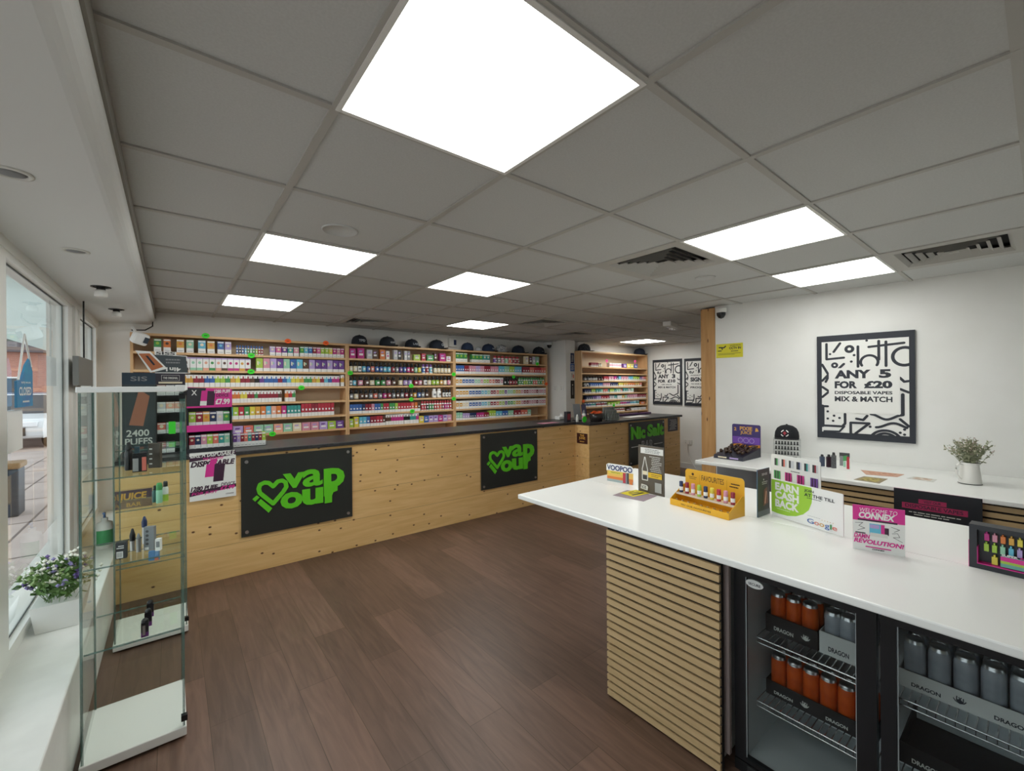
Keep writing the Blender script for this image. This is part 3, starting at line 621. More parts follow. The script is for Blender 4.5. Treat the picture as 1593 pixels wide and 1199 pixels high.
# ---------------------------------------------------------------- products
ORD = ['top', 'first', 'second', 'third', 'fourth', 'fifth', 'sixth', 'seventh', 'eighth']
BAY = dict(L='left shelving bay', M='middle shelving bay', R='right shelving bay', S='corner shelving unit')
PC = {}
def carton(style, c, w_, h_, d_=.06):
    k = (style, c, round(w_, 3), round(h_, 3))
    if k in PC: return PC[k]
    m = MB(); b = pm(c); wl = pm('white'); hw = w_/2
    if style == 'pod':
        m.box(-hw, 0, .36*h_, hw, d_, h_, b); m.box(-hw, 0, 0, hw, d_, .36*h_, wl); q = h_*.66
        m.add([(-hw*.95, -.0004, h_*.86), (hw*.95, -.0004, h_*.86), (hw*.95, -.0004, h_*.96), (-hw*.95, -.0004, h_*.96)], [(0, 1, 2, 3)], wl)
        m.add([(hw*.5*math.cos(a*PI/4), -.0006, q+hw*.5*math.sin(a*PI/4)) for a in range(8)], [list(range(8))], pm({'green': 'lime', 'orange': 'brown', 'blue': 'cyan', 'amber': 'orange'}.get(c, 'cream')))
        m.add([(-hw*.7, -.0005, h_*.1), (hw*.7, -.0005, h_*.1), (hw*.7, -.0005, h_*.13), (-hw*.7, -.0005, h_*.13)], [(0, 1, 2, 3)], pm('grey'))
    elif style == 'fruit':
        m.box(-hw, 0, 0, hw, d_, h_, wl); m.add([(-hw, -.0004, 0), (hw, -.0004, 0), (hw, -.0004, h_*.2), (-hw, -.0004, h_*.2)], [(0, 1, 2, 3)], b)
        m.add([(-hw, -.0004, h_*.9), (hw, -.0004, h_*.9), (hw, -.0004, h_), (-hw, -.0004, h_)], [(0, 1, 2, 3)], pm('lilac'))
        m.add([(hw*.55*math.cos(a*PI/4), -.0006, h_*.6+hw*.6*math.sin(a*PI/4)) for a in range(8)], [list(range(8))], b)
    elif style == 'mix':
        m.box(-hw, 0, .25*h_, hw, d_, h_, b); m.box(-hw, 0, 0, hw, d_, .25*h_, wl)
        for i, cc in enumerate(('cream', 'mint', 'pink')):
            a = (-.5+.5*i)*hw; m.add([(a-hw*.22, -.0005, h_*(.5+.1*i)), (a+hw*.22, -.0005, h_*(.45+.1*i)), (a+hw*.2, -.0005, h_*(.75-.05*i)), (a-hw*.2, -.0005, h_*(.8-.05*i))], [(0, 1, 2, 3)], pm(cc))
    elif style == 'pair':
        m.box(-hw, 0, 0, hw, d_, h_*.36, wl); m.box(-hw, 0, h_*.36, hw, d_, h_*.72, b); m.box(-hw, 0, h_*.72, hw, d_, h_, wl)
        m.add([(-hw*.1, -.0005, h_*.66), (hw*.5, -.0005, h_*.66), (hw*.5, -.0005, h_*.9), (-hw*.1, -.0005, h_*.9)], [(0, 1, 2, 3)], b)
    elif style == 'slim':
        m.box(-hw, 0, 0, hw, d_, h_*.3, wl); m.box(-hw, 0, h_*.3, hw, d_, h_, b)
        m.add([(-hw*.5, -.0005, h_*.45), (hw*.5, -.0005, h_*.45), (hw*.5, -.0005, h_*.6), (-hw*.5, -.0005, h_*.6)], [(0, 1, 2, 3)], wl)
    elif style == 'pale':
        m.box(-hw, 0, 0, hw, d_, h_, wl); m.add([(-hw*.9, -.0005, h_*.3), (hw*.9, -.0005, h_*.3), (hw*.9, -.0005, h_*.75), (-hw*.9, -.0005, h_*.75)], [(0, 1, 2, 3)], b)
        m.add([(-hw*.5, -.0007, h_*.45), (hw*.5, -.0007, h_*.45), (hw*.5, -.0007, h_*.55), (-hw*.5, -.0007, h_*.55)], [(0, 1, 2, 3)], pm('white'))
    else:
        m.box(-hw, 0, 0, hw, d_, h_, b); m.add([(-hw*.6, -.0005, h_*.3), (hw*.6, -.0005, h_*.3), (hw*.6, -.0005, h_*.5), (-hw*.6, -.0005, h_*.5)], [(0, 1, 2, 3)], pm('white' if c != 'white' else 'pink'))
        m.add([(-hw*.7, -.0005, h_*.62), (hw*.2, -.0005, h_*.62), (hw*.5, -.0005, h_*.8), (-hw*.5, -.0005, h_*.8)], [(0, 1, 2, 3)], pm('lilac' if c != 'lilac' else 'purple'))
    PC[k] = m.mesh('product_carton'); return PC[k]
def bottle(c, r, h_, cap, glassc='black'):
    k = ('b', c, round(r, 3), round(h_, 3), cap, glassc)
    if k in PC: return PC[k]
    m = MB(); m.lathe([(r*.9, 0), (r, .003), (r, h_*.1)], pm(glassc), 12); m.lathe([(r*1.01, h_*.1), (r*1.01, h_*.6)], pm(c), 12); m.lathe([(r, h_*.6), (r*.95, h_*.68), (r*.55, h_*.74)], pm(glassc), 12)
    m.add([(-r*.5, -r*1.03, h_*.25), (r*.5, -r*1.03, h_*.25), (r*.5, -r*1.03, h_*.45), (-r*.5, -r*1.03, h_*.45)], [(0, 1, 2, 3)], pm('white' if c != 'white' else 'grey'))
    n = MB(); n.lathe([(r*.7, h_*.74), (r*.72, h_*.75), (r*.66, h_*.97), (r*.5, h_), (0, h_)], pm(cap), 12)
    PC[k] = (m.mesh('bottle'), n.mesh('cap')); return PC[k]
CN = dict(mint='pale mint', crimson='dark red', amber='amber', cream='cream')
PEND = []
XL = dict(L=(-.31, 1.735), M=(1.737, 3.30), R=(3.302, 5.20), S=(5.59, 7.58))
NUM = 'zero one two three four five six seven eight nine ten eleven twelve thirteen fourteen fifteen sixteen seventeen eighteen nineteen twenty'.split()
NTH = 'leftmost,second,third,fourth,fifth,sixth,seventh,eighth,ninth,tenth,eleventh,twelfth,thirteenth,fourteenth,fifteenth,sixteenth,seventeenth,eighteenth,nineteenth,twentieth'.split(',')
def number(objs, one, many, cat, tail, group, first='leftmost', side='from left'):
    """each of several look-alikes gets its place among its own kind"""
    n = len(objs)
    for k, o in enumerate(objs):
        lab = '%s, %s' % (one, tail) if n == 1 else '%s of %s %s, %s' % (first if k == 0 else 'rightmost' if (k == n-1 and first == 'leftmost') else NTH[k]+' '+side, NUM[n] if n < 21 else 'many', many, tail)
        tag(o, lab, cat, group)
def product(bay, row, x, yf, z, style, c, w_, h_, cap='black'):
    ZZ = SR if bay == 'S' else SZ; h_ = min(h_, ZZ[row-1]-TH-ZZ[row]-.006)
    col = CN.get(c, c); x = min(max(x, XL[bay][0]+.024+w_/2), XL[bay][1]-.024-w_/2)
    if style in ('bottle', 'dropper'):
        me, cp = bottle(c, w_/2*.92, h_, cap, 'black' if style == 'bottle' else 'white'); o = link('liquid_bottle', me, None, (x, yf+w_/2+.01, z+.0006), random.uniform(-.3, .3)); link('cap', cp, o)
        PEND.append((o, '%s labelled bottle' % col if style == 'bottle' else '%s bottle with %s cap' % (col, cap), 'bottle'))
    else:
        nm = {'pod': 'vape_carton', 'fruit': 'vape_carton', 'mix': 'vape_carton', 'pair': 'device_carton', 'slim': 'liquid_carton', 'pale': 'pastel_carton', 'wide': 'wide_carton', 'kit': 'kit_box'}[style]
        pre = {'pod': '%s and white carton', 'fruit': 'white carton with %s fruit', 'mix': '%s patterned carton', 'pair': 'white carton with %s middle', 'slim': 'slim %s carton', 'pale': 'white carton with %s band', 'wide': 'wide %s box', 'kit': '%s device box'}[style] % col
        o = link(nm, carton(style, c, w_, h_), None, (x, yf+.006+random.uniform(0, .01), z+.0006), random.uniform(-.025, .025)); PEND.append((o, pre, 'carton'))
def plural(p):
    for a_, b_ in (('cartons', 'carton'), ('bottles', 'bottle'), ('boxes', 'box')):
        p = p.replace(b_, a_)
    return p
def settle(bay, r):
    d = {}
    for o, pre, cat in PEND: d.setdefault((pre, cat), []).append(o)
    tail = '%s shelf, %s' % (ORD[r], dict(L='left bay', M='middle bay', R='right bay', S='corner unit')[bay])
    for (pre, cat), l in d.items(): number(sorted(l, key=lambda o: o.location.x), pre, plural(pre), cat, tail, '%s on the %s' % (plural(cat), tail))
    PEND.clear()
def row(bay, r, segs):
    yf, zs = (5.05, SR) if bay == 'S' else (5.5, SZ)
    for u0, u1, n, st, hpx, pal, *ex in segs:
        xa, xb = aty(u0, 600, yf+.02)[0], aty(u1, 600, yf+.02)[0]; xa = max(xa, XL[bay][0]+.026); xb = min(xb, XL[bay][1]-.026); p = (xb-xa)/n
        dist = CF.dot(Vector(((xa+xb)/2, yf, 0))); h_ = hpx/FPX*dist; fill = ex[1] if len(ex) > 1 else .93
        pal = pal.split()
        for i in range(n):
            c = pal[min(len(pal)-1, int(i*len(pal)/n))]; w_ = p*fill
            product(bay, r, xa+p*(i+.5), yf, zs[r], st, c, w_, h_, ex[0] if ex and ex[0] else 'black')
    settle(bay, r)
f1 = lambda a: 200+a/4.425
f2 = lambda a: 520+a/4.425
fr_ = lambda a: 860+a/9.956
row('L', 1, [(f1(168), f1(300), 2, 'pod', 20, 'green orange', None, .75), (f1(325), f1(458), 2, 'pod', 20, 'amber mint', None, .75), (f1(475), f1(600), 2, 'pod', 19.5, 'cyan amber', None, .8), (f1(610), f1(712), 2, 'pod', 19, 'blue lilac', None, .85),
            (f1(740), f1(930), 10, 'dropper', 14, 'blue navy blue cyan green mint green lime red crimson', 'blue'), (f1(970), f1(1175), 5, 'pod', 14, 'lilac pink purple teal rose', None, .85), (f1(1180), f1(1485), 11, 'pod', 15, 'green cyan blue crimson pink lime lime yellow magenta rose magenta', None, .9)])
row('L', 2, [(f1(285), f1(842), 13, 'fruit', 19.5, 'blue magenta brown mint mint peach green peach brown magenta magenta amber crimson'), (f1(878), f1(1485), 14, 'mix', 19, 'lime rose lilac purple mint blue cyan brown lilac purple purple lilac purple purple')])
row('L', 3, [(f1(290), f1(1452), 36, 'pair', 17.5, 'purple amber amber crimson crimson blue blue lime lime green amber yellow crimson crimson brown black purple blue blue crimson blue cyan yellow yellow amber green green amber yellow crimson cyan blue magenta magenta'), (f1(1460), f1(1483), 1, 'pair', 17, 'amber')])
row('L', 4, [(f1(638), f1(1052), 17, 'pair', 18, 'blue orange orange orange yellow yellow crimson crimson green crimson crimson crimson crimson crimson crimson brown'), (f1(1076), f1(1148), 3, 'pair', 17.5, 'orange red green')])
row('L', 5, [(f1(636), f1(1085), 12, 'slim', 18.5, 'orange cyan lime red green yellow amber orange cyan peach orange magenta'), (f1(1088), f1(1182), 4, 'slim', 17.5, 'teal'), (f1(1186), f1(1412), 10, 'slim', 20, 'red crimson red red')])
row('L', 6, [(f1(640), f1(1480), 13, 'wide', 12.5, 'lilac lilac coral mint mint peach mint cream rose rose lilac lime purple')])
row('M', 1, [(f2(105), f2(148), 1, 'kit', 15, 'magenta'), (f2(160), f2(208), 1, 'kit', 16, 'magenta'), (f2(225), f2(300), 2, 'kit', 14, 'silver brown'), (f2(315), f2(352), 1, 'kit', 15, 'orange'), (f2(356), f2(380), 1, 'kit', 13, 'white'), (f2(410), f2(462), 2, 'kit', 15, 'silver black'), (f2(482), f2(522), 2, 'kit', 14, 'silver grey'),
            (f2(545), f2(592), 1, 'kit', 9, 'lime'), (f2(600), f2(628), 1, 'kit', 11, 'red'), (f2(636), f2(684), 1, 'kit', 9, 'green'), (f2(687), f2(706), 1, 'kit', 13, 'brown'), (f2(724), f2(768), 1, 'kit', 12, 'magenta'), (f2(772), f2(802), 1, 'kit', 8, 'white')])
row('M', 2, [(f2(94), f2(602), 18, 'bottle', 15.5, 'cream white cyan blue coral blue blue cyan cyan crimson grey purple blue magenta crimson mint yellow'), (f2(604), f2(680), 3, 'dropper', 14, 'blue crimson cyan', 'purple'), (f2(686), f2(806), 5, 'bottle', 14, 'cream')])
row('M', 3, [(f2(94), f2(155), 2, 'bottle', 14.5, 'white cyan'), (f2(165), f2(430), 7, 'bottle', 14.5, 'rose brown cream green green rose brown'), (f2(444), f2(540), 3, 'bottle', 14, 'cream lilac lilac'), (f2(548), f2(610), 2, 'bottle', 13.5, 'crimson rose'), (f2(616), f2(806), 7, 'bottle', 14, 'white cream lime lime amber cream rose')])
row('M', 4, [(f2(94), f2(654), 18, 'bottle', 14.5, 'grey cream brown brown grey coral grey magenta crimson grey brown grey crimson brown amber blue grey brown'), (f2(676), f2(742), 2, 'dropper', 14, 'white', 'white'), (f2(746), f2(806), 3, 'bottle', 12.5, 'white')])
row('M', 5, [(f2(96), f2(548), 22, 'slim', 14, 'blue blue navy crimson rose blue green red green lime red red red coral'), (f2(552), f2(590), 2, 'slim', 13.5, 'orange brown'), (f2(596), f2(808), 12, 'dropper', 14.5, 'red black green red coral crimson magenta red', 'red')])
row('M', 6, [(f2(100), f2(130), 1, 'wide', 13, 'lime'), (f2(133), f2(166), 1, 'wide', 16, 'yellow'), (f2(170), f2(244), 3, 'slim', 15, 'cyan blue'), (f2(246), f2(350), 5, 'slim', 15, 'crimson red brown'), (f2(352), f2(474), 7, 'pair', 16, 'brown magenta magenta magenta'), (f2(478), f2(578), 5, 'pair', 16, 'black teal magenta'), (f2(580), f2(806), 7, 'wide', 10, 'yellow blue lilac lilac magenta lilac rose')])
row('R', 1, [(f2(835), f2(915), 3, 'pod', 14, 'green'), (f2(945), f2(1072), 5, 'pod', 12.5, 'green teal'), (f2(1100), f2(1280), 7, 'dropper', 11, 'purple grey rose mint coral crimson crimson', 'red'), (f2(1312), f2(1412), 4, 'kit', 12, 'cream brown silver mint', None, .8)])
row('R', 2, [(f2(832), f2(925), 6, 'slim', 13, 'blue blue crimson'), (f2(928), f2(1130), 14, 'slim', 12.5, 'rose lilac rose crimson rose rose'), (f2(1134), f2(1290), 9, 'slim', 12.5, 'cyan mint lime cyan cyan'), (f2(1296), f2(1464), 10, 'slim', 11.5, 'crimson coral red coral')])
row('R', 3, [(f2(832), f2(1160), 16, 'pale', 12, 'amber blue blue mint rose lime coral crimson rose', None, .93), (f2(1168), f2(1262), 5, 'bottle', 12, 'black crimson crimson'), (f2(1270), f2(1450), 11, 'dropper', 11, 'green lime green coral green amber', 'green')])
row('R', 4, [(f2(832), f2(1464), 32, 'pale', 11.5, 'amber amber blue blue blue cyan mint crimson coral lime purple mint lime amber rose crimson rose rose crimson rose rose', None, .93)])
row('R', 5, [(f2(832), f2(1464), 32, 'pale', 11.5, 'amber cream blue blue blue cyan mint crimson coral lime purple green lime amber rose crimson rose rose crimson rose rose', None, .93)])
row('R', 6, [(f2(832), f2(880), 4, 'slim', 12, 'mint'), (f2(882), f2(975), 6, 'slim', 10, 'lilac navy'), (f2(978), f2(1062), 5, 'slim', 9.5, 'magenta crimson'), (f2(1064), f2(1108), 3, 'slim', 12, 'lime'), (f2(1110), f2(1232), 6, 'slim', 10, 'cyan blue mint'), (f2(1234), f2(1350), 5, 'slim', 9.5, 'crimson coral mint')])
row('S', 1, [(fr_(590), fr_(700), 5, 'slim', 6.5, 'crimson'), (fr_(708), fr_(765), 2, 'dropper', 5.5, 'cream', 'brown'), (fr_(870), fr_(1058), 4, 'pale', 6.5, 'rose'), (fr_(1085), fr_(1305), 4, 'wide', 6, 'purple yellow yellow blue')])
row('S', 3, [(fr_(485), fr_(780), 7, 'bottle', 6.5, 'grey white silver white brown brown'), (fr_(785), fr_(855), 2, 'slim', 6.5, 'red'), (fr_(865), fr_(1440), 16, 'slim', 6.5, 'rose magenta navy cyan rose rose cyan cyan lime lime purple rose coral')])
row('S', 4, [(fr_(490), fr_(565), 2, 'dropper', 6, 'grey', 'white'), (fr_(570), fr_(770), 6, 'slim', 6, 'blue'), (fr_(775), fr_(885), 4, 'slim', 6, 'rose'), (fr_(888), fr_(1005), 4, 'slim', 6, 'navy'), (fr_(1010), fr_(1370), 10, 'slim', 6, 'yellow amber orange orange amber coral')])
row('S', 5, [(fr_(490), fr_(590), 4, 'slim', 6.5, 'navy'), (fr_(595), fr_(660), 2, 'slim', 6.5, 'lime'), (fr_(665), fr_(1075), 12, 'slim', 6, 'teal mint coral teal lime teal mint coral'), (fr_(1080), fr_(1245), 4, 'slim', 7, 'teal silver mint')])
row('S', 6, [(fr_(510), fr_(740), 7, 'slim', 6.5, 'navy purple lilac'), (fr_(745), fr_(865), 3, 'slim', 6.5, 'red'), (fr_(870), fr_(1145), 7, 'slim', 6, 'silver teal white amber mint'), (fr_(1150), fr_(1440), 10, 'slim', 6.5, 'rose crimson')])
row('S', 7, [(fr_(490), fr_(830), 8, 'pair', 6.5, 'blue teal crimson crimson brown'), (fr_(845), fr_(1030), 4, 'slim', 6.5, 'lime'), (fr_(1040), fr_(1330), 10, 'pair', 6.5, 'magenta purple cyan teal'), (fr_(1345), fr_(1420), 1, 'wide', 4, 'orange')])
row('S', 8, [(fr_(960), fr_(1110), 4, 'pair', 5, 'crimson'), (fr_(1120), fr_(1200), 1, 'wide', 3, 'brown'), (fr_(1210), fr_(1435), 6, 'pale', 4, 'silver')])
# price flashes clipped on the shelf edges
def flash(u, v, col, wh, y=5.5, r=.03, lab=''):
    x, z = aty(u, v, y-.012); m = MB(); m.lathe([(r, -.001), (r, .001), (0, .001)], mat('fluorescent '+col, {'green': '3fe22c', 'orange': 'ff6a24', 'pink': 'f0529c'}[col], .6), 16, axis='Y')
    for p in range(len(m.v)): q = m.v[p]; m.v[p] = (q[0]*1.15, q[1], q[2]*.92)
    m.add([(-r*.5, -.0016, -.004), (r*.5, -.0016, -.004), (r*.5, -.0016, .006), (-r*.5, -.0016, .006)], [(0, 1, 2, 3)], mat('flash print '+col, {'green': '1c7a18', 'orange': 'b03c10', 'pink': 'a02060'}[col]))
    if col == 'pink': m.box(-.003, .001, -.1, .003, .003, 0, mat('fluorescent pink', 'f0529c'))
    tag(m.build('price_tag', loc=(x, y-.0105, z), fix=False), 'fluorescent %s oval price tag %s' % (col, wh), 'price tag', 'oval fluorescent price tags')
for u, v, c, wh in ((320, 522, 'green', 'on the left bay top edge above the first cartons'), (448, 530.5, 'orange', 'on the left bay top edge, left of two'), (507, 533.5, 'orange', 'on the left bay top edge, right of two'),
                 (391, 553, 'green', 'on the first shelf edge of the left bay'), (390.5, 578, 'green', 'on the second shelf edge of the left bay'), (469, 603, 'green', 'on the third shelf edge by the empty space'), (407, 675, 'green', 'under the left bay, left one of two'), (424, 675, 'green', 'under the left bay, right one of two'),
                 (545, 580, 'green', 'at the left end of the middle bay'), (640, 600, 'green', 'on the third shelf edge of the middle bay'), (640, 621, 'green', 'on the fourth shelf edge of the middle bay'), (641.5, 639.5, 'green', 'on the fifth shelf edge of the middle bay'),
                 (706, 582, 'green', 'on the upright between middle and right bays, upper one'), (706, 620, 'green', 'on the upright between middle and right bays, lower one'), (799, 586, 'green', 'on the second shelf edge of the right bay'), (836, 566, 'green', 'on the first shelf edge of the right bay'), (850, 597, 'orange', 'at the right end of the right bay')):
    flash(u, v, c, wh)
for u, v, c, wh in ((944, 561, 'pink', 'high on the corner shelving unit, left one'), (988, 562, 'pink', 'high on the corner shelving unit, right one'), (908, 624, 'orange', 'at the left end of the corner shelving unit'), (955, 630.5, 'green', 'low on the corner shelving unit')): flash(u, v, c, wh, 5.05)

# ---------------------------------------------------------------- caps, cameras, notices
def cap(x, y, z, rz, lab, crown='2a3140', brimc='1c222c', mark=None, s=1, pattern=None):
    t = thing('baseball_cap', lab, 'cap', (x, y, z+.0008), rz, 'baseball caps'); m = MB(); R = .09*s
    mt = pattern or mat('cap cloth '+crown, crown, .9); pr = [(R, 0), (R*1.01, .025*s), (R*.96, .06*s), (R*.8, .092*s), (R*.5, .112*s), (R*.15, .12*s), (0, .12*s)]
    m.lathe(pr, mt, 24); m.v = [(a, b*1.1, c) for a, b, c in m.v]; m.build('crown', t)
    MB().lathe([(.008, .119*s), (.006, .126*s), (0, .127*s)], mt, 8).build('button', t)
    b = MB(); n = 14; vs = []
    for k in range(n+1):
        a = -1.15+2.3*k/n; xi = R*math.sin(a); yi = -R*1.1*math.cos(a); o = .07*s*math.cos(a*1.25) if abs(a*1.25) < PI/2 else 0
        dz = -.0
        vs += [(xi, yi*.98, .014), (xi*1.03, yi-o, .004+.012*(1-abs(a)/1.15)), (xi*1.03, yi-o, .0+.012*(1-abs(a)/1.15)), (xi, yi*.98, .010)]
    b.add(vs, [(4*k+j, 4*k+(j+1) % 4, 4*k+4+(j+1) % 4, 4*k+4+j) for k in range(n) for j in range(4)], mat('cap brim '+brimc, brimc, .8)); b.build('brim', t)
    if mark:
        vs, fs = glyphs(mark[0], .02, 0, 0); xs = [v[0] for v in vs]; ys_ = [v[1] for v in vs]; W = mark[2]; H = mark[3]; mm = MB(); out = []
        for v in vs:
            a = ((v[0]-min(xs))/(max(xs)-min(xs))-.5)*W/R; zz = .035*s+(v[1]-min(ys_))/(max(ys_)-min(ys_))*H
            rr = 1.03 if zz < .06*s else 1.03-(zz-.06*s)/(.032*s)*.17
            out.append((R*rr*math.sin(a), -R*1.1*rr*math.cos(a), zz))
        mm.add(out, fs, mat('cap mark '+mark[1], mark[1], .7)); mm.build('emblem', t, fix=False)
    return t
def capat(u0, u1, vb, lab, y=5.6, z=SZ[0], **k):
    a, b = aty(u0, vb, y)[0], aty(u1, vb, y)[0]; s = (b-a)/.2
    return cap((a+b)/2, y, z, k.pop('rz', 0), lab, s=min(1.15, max(.62, s)), **k)
capat(546, 572, 535, 'black cap with pale curved lettering, leftmost on the middle bay', crown='22252e', mark=('TPD', 'c8ccd2', .08, .03))
capat(590, 615, 537, 'dark cap with white lettering, second from left on the middle bay', crown='2a2f36', mark=('coil', 'd0d4d8', .07, .03), rz=.3)
capat(630, 651, 539, 'dark cap with pale word, third from left on the middle bay', crown='232832', mark=('LABS', 'b8bcc4', .09, .028), rz=.2)
capat(668, 690, 541, 'navy cap with large pale letters, rightmost on the middle bay', crown='1f2632', mark=('GK', 'c6cad0', .07, .04), rz=.5)
capat(718, 736, 544, 'navy cap, first on the right bay beside the alarm box', crown='26354e', brimc='1e2a40', rz=-.5)
NC = noisy('grey camo cloth', 'c4c6c8', '6c7076', nscale=60, rough=.9)
capat(739, 749, 544, 'pale grey cap squeezed behind navy caps on the right bay', y=5.65, pattern=mat('cap cloth pale', 'c2c5c8', .9), brimc='a8acb0')
capat(751, 768, 545, 'navy cap with white band lettering, middle of the right bay', crown='22304a', mark=('VAPE', 'ccd2da', .08, .02), rz=.4)
capat(772, 788, 546, 'grey and white patterned cap on the right bay', pattern=NC, brimc='8c9096')
capat(796, 816, 547, 'navy cap with wide brim, second from right on the right bay', crown='20293a', mark=('JX', 'b4bac4', .05, .025), rz=.5)
capat(830, 846, 549, 'dark cap at the right end of the right bay', crown='252a34', mark=('ivg', '9aa0aa', .05, .02))
capat(901, 916, 547, 'black patterned cap with flat brim on the corner shelving unit, left end', y=5.17, z=SR[0], pattern=noisy('black pattern cloth', '16181d', '4a4d55', nscale=50, rough=.9), brimc='16181d', rz=.9)
capat(986, 1003, 551, 'dark navy cap at the right end of the corner shelving unit', y=5.17, z=SR[0], crown='2a3142')
x, z = aty(703, 540, 5.74); t = thing('alarm_box', 'white wall box with small navy label above the shelving', 'alarm box', (x, 5.749, 2.20)); MB().box(-.07, -.05, 0, .07, 0, .14, WHITEM).build('housing', t, bevel=.005); MB().box(.01, -.0515, .03, .055, -.0502, .11, pm('navy')).build('label', t)
x, z = aty(214, 525, 5.4)
_ = 0
t = thing('motion_light', 'white tilted camera shaped lamp on a wall bracket at the left end of the shelving', 'security camera', (-.25, 5.38, 2.02))
h_ = MB().box(-.06, -.05, 0, .06, .06, .11, WHITEM).build('housing', t, bevel=.02); h_.rotation_euler = (.25, .3, .3)
MB().box(.02, -.058, .03, .055, -.051, .085, mat('lens dark', '3b4650', .15)).build('lens', h_); MB().tube([(0, .04, .09), (-.04, .1, .17), (-.06, .368, .175)], .012, WHITEM).build('bracket', t)
o = MB().tube([(-.14, 5.62, 2.36), (-.145, 5.6, 2.22), (-.2, 5.58, 2.175), (-.3, 5.55, 2.165)], .006, BLACK).build('cable'); tag(o, 'black cable running from the soffit corner to the wall lamp', 'cable')
def dome(x, y, z, lab, r=.05):
    t = thing('dome_camera', lab, 'security camera', (x, y, z)); MB().lathe([(r, 0), (r, -.03), (r*.9, -.04), (0, -.04)], WHITEM, 20).build('mount', t)
    MB().lathe([(r*.85, -.04), (r*.8, -.065), (r*.5, -.09), (0, -.1)], mat('dome smoke', '25272b', .1), 20).build('dome', t)
    return t
dome(4.26, 2.0, 2.345, 'dome camera under the ceiling on the white wall right of the timber post')
dome(5.30, 5.55, 2.36, 'dome camera at the pier beside the right shelving bay')
A = Art((5.46, 5.199), (5.575, 5.199), 1.36, 2.16, .002)
for a, b, c, d, mm, lab in ((5.475, 1.36, 5.57, 1.68, mat('black card', '24282c', .5), 'black notice with pale figure, lowest on the white pier'), (5.478, 1.98, 5.565, 2.16, pm('navy'), 'blue printed notice highest on the white pier'), (5.47, 1.84, 5.575, 1.975, pm('blue'), 'bright blue notice second from top on the white pier'), (5.485, 1.70, 5.56, 1.82, WHITEM, 'white notice with red corner in the middle of the white pier')):
    B = Art((a, 5.196), (c, 5.196), b, d, .003, mm)
    if 'black' in lab: B.disc(.5, .75, .015, OFFW); B.poly([(.35, .2), (.65, .2), (.6, .65), (.4, .65)], GREY, fr=True)
    elif 'red' in lab: B.rect(.6, .2, .95, .7, pm('coral')); B.lines(.1, .3, .5, .9, 4, DGREY)
    else: B.lines(.1, .15, .9, .85, 5, OFFW)
    B.done('wall_notice', None, lab, 'notice')
def socket(p, q, z, lab, n=2):
    B = Art(p, q, z, z+.09, .012, WHITEM)
    for k in range(n): B.rect((k+.3)/n, .55, (k+.7)/n, .8, OFFW); B.disc((k+.5)/n, .3, .008, GREY)
    return B.done('wall_socket', None, lab, 'socket', off=.012)
socket((5.359, 5.50), (5.359, 5.41), 1.50, 'grey switch box on the side of the pier', 1); socket((5.359, 5.34), (5.359, 5.26), 1.50, 'white switch on the side of the pier, right of the grey one', 1)
socket((7.648, 4.31), (7.648, 4.15), .46, 'double wall socket low on the white wall under the square posters')
o = MB().tube([(7.63, 4.24, .47), (7.61, 4.22, .3), (7.62, 4.15, .15), (7.6, 4.05, .02)], .008, WHITEM).build('cable'); tag(o, 'white cable hanging from the low wall socket to the floor', 'cable')

# ---------------------------------------------------------------- maze pattern posters
def maze(A, lines, K):
    W, H = A.W, A.H; wd = .0185*W/.63
    S = lambda pts, k=1: A.stroke(pts, wd*k, INK)
    A.rect(0, 0, 1, 1, INK); A.rect(.055, .06, .945, .94, WHITEM)
    S([(.11, .92), (.11, .77), (.3, .78)]); S([(.19, .84), (.26, .92)]); A.disc(.36, .86, .034*W/.63, INK); A.disc(.36, .86, .012*W/.63, WHITEM); A.disc(.15, .82, .009*W/.63, INK); A.disc(.41, .8, .01*W/.63, INK); A.disc(.38, .74, .01*W/.63, INK)
    S([(.45, .88), (.45, .69)]); A.ring(.565, .73, .055*W/.63, wd, INK, a0=-30, a1=210); S([(.56, .87), (.9, .89)]); S([(.66, .92), (.66, .75)]); S([(.73, .91), (.73, .69)]); A.ring(.905, .77, .07*W/.63, wd*1.2, INK, a0=60, a1=300)
    A.disc(.2, .71, .025*W/.63, INK); A.disc(.2, .71, .008*W/.63, WHITEM); S([(.25, .68), (.3, .72)]); A.disc(.54, .93, .009*W/.63, INK)
    S([(.06, .72), (.13, .62), (.06, .56)]); S([(.06, .50), (.13, .46)]); S([(.13, .60), (.1, .55)]); S([(.06, .4), (.13, .45)]); S([(.06, .31), (.12, .31)]); S([(.06, .31), (.06, .12)], 1.6)
    S([(.86, .58), (.9, .545), (.94, .55)]); S([(.86, .48), (.94, .45)]); S([(.885, .43), (.885, .25)], 1.2); S([(.86, .21), (.94, .15)])
    S([(.08, .12), (.28, .12), (.31, .15), (.31, .24)]); S([(.08, .065), (.25, .07), (.3, .12)], .8)
    for a, b in ((.12, .26), (.19, .22), (.12, .19), (.25, .2), (.18, .17), (.57, .13), (.86, .09), (.9, .12), (.9, .075)): A.disc(a, b, .0095*W/.63, INK)
    S([(.37, .06), (.37, .16), (.56, .16), (.42, .06)]); S([(.43, .2), (.5, .19), (.54, .23)])
    wv = lambda x0, x1, y0, am, ph: [(x0+(x1-x0)*k/14, y0+am*math.cos(ph+2*PI*k/14)) for k in range(15)]
    S(wv(.58, .88, .225, .022, 0)); S(wv(.63, .97, .15, .022, PI)[:13])
    A.ring(.72, -.01, .1*W/.63, wd, INK, a0=33, a1=147); A.ring(.72, -.01, .076*W/.63, wd, INK, a0=47, a1=133)
    A.rect(.135, .25, .86, .68, WHITEM)
    for s_, a, b, c, d in lines: A.text(s_, a, b, c, d, INK, bold=.055 if d-b > .06 else .035)
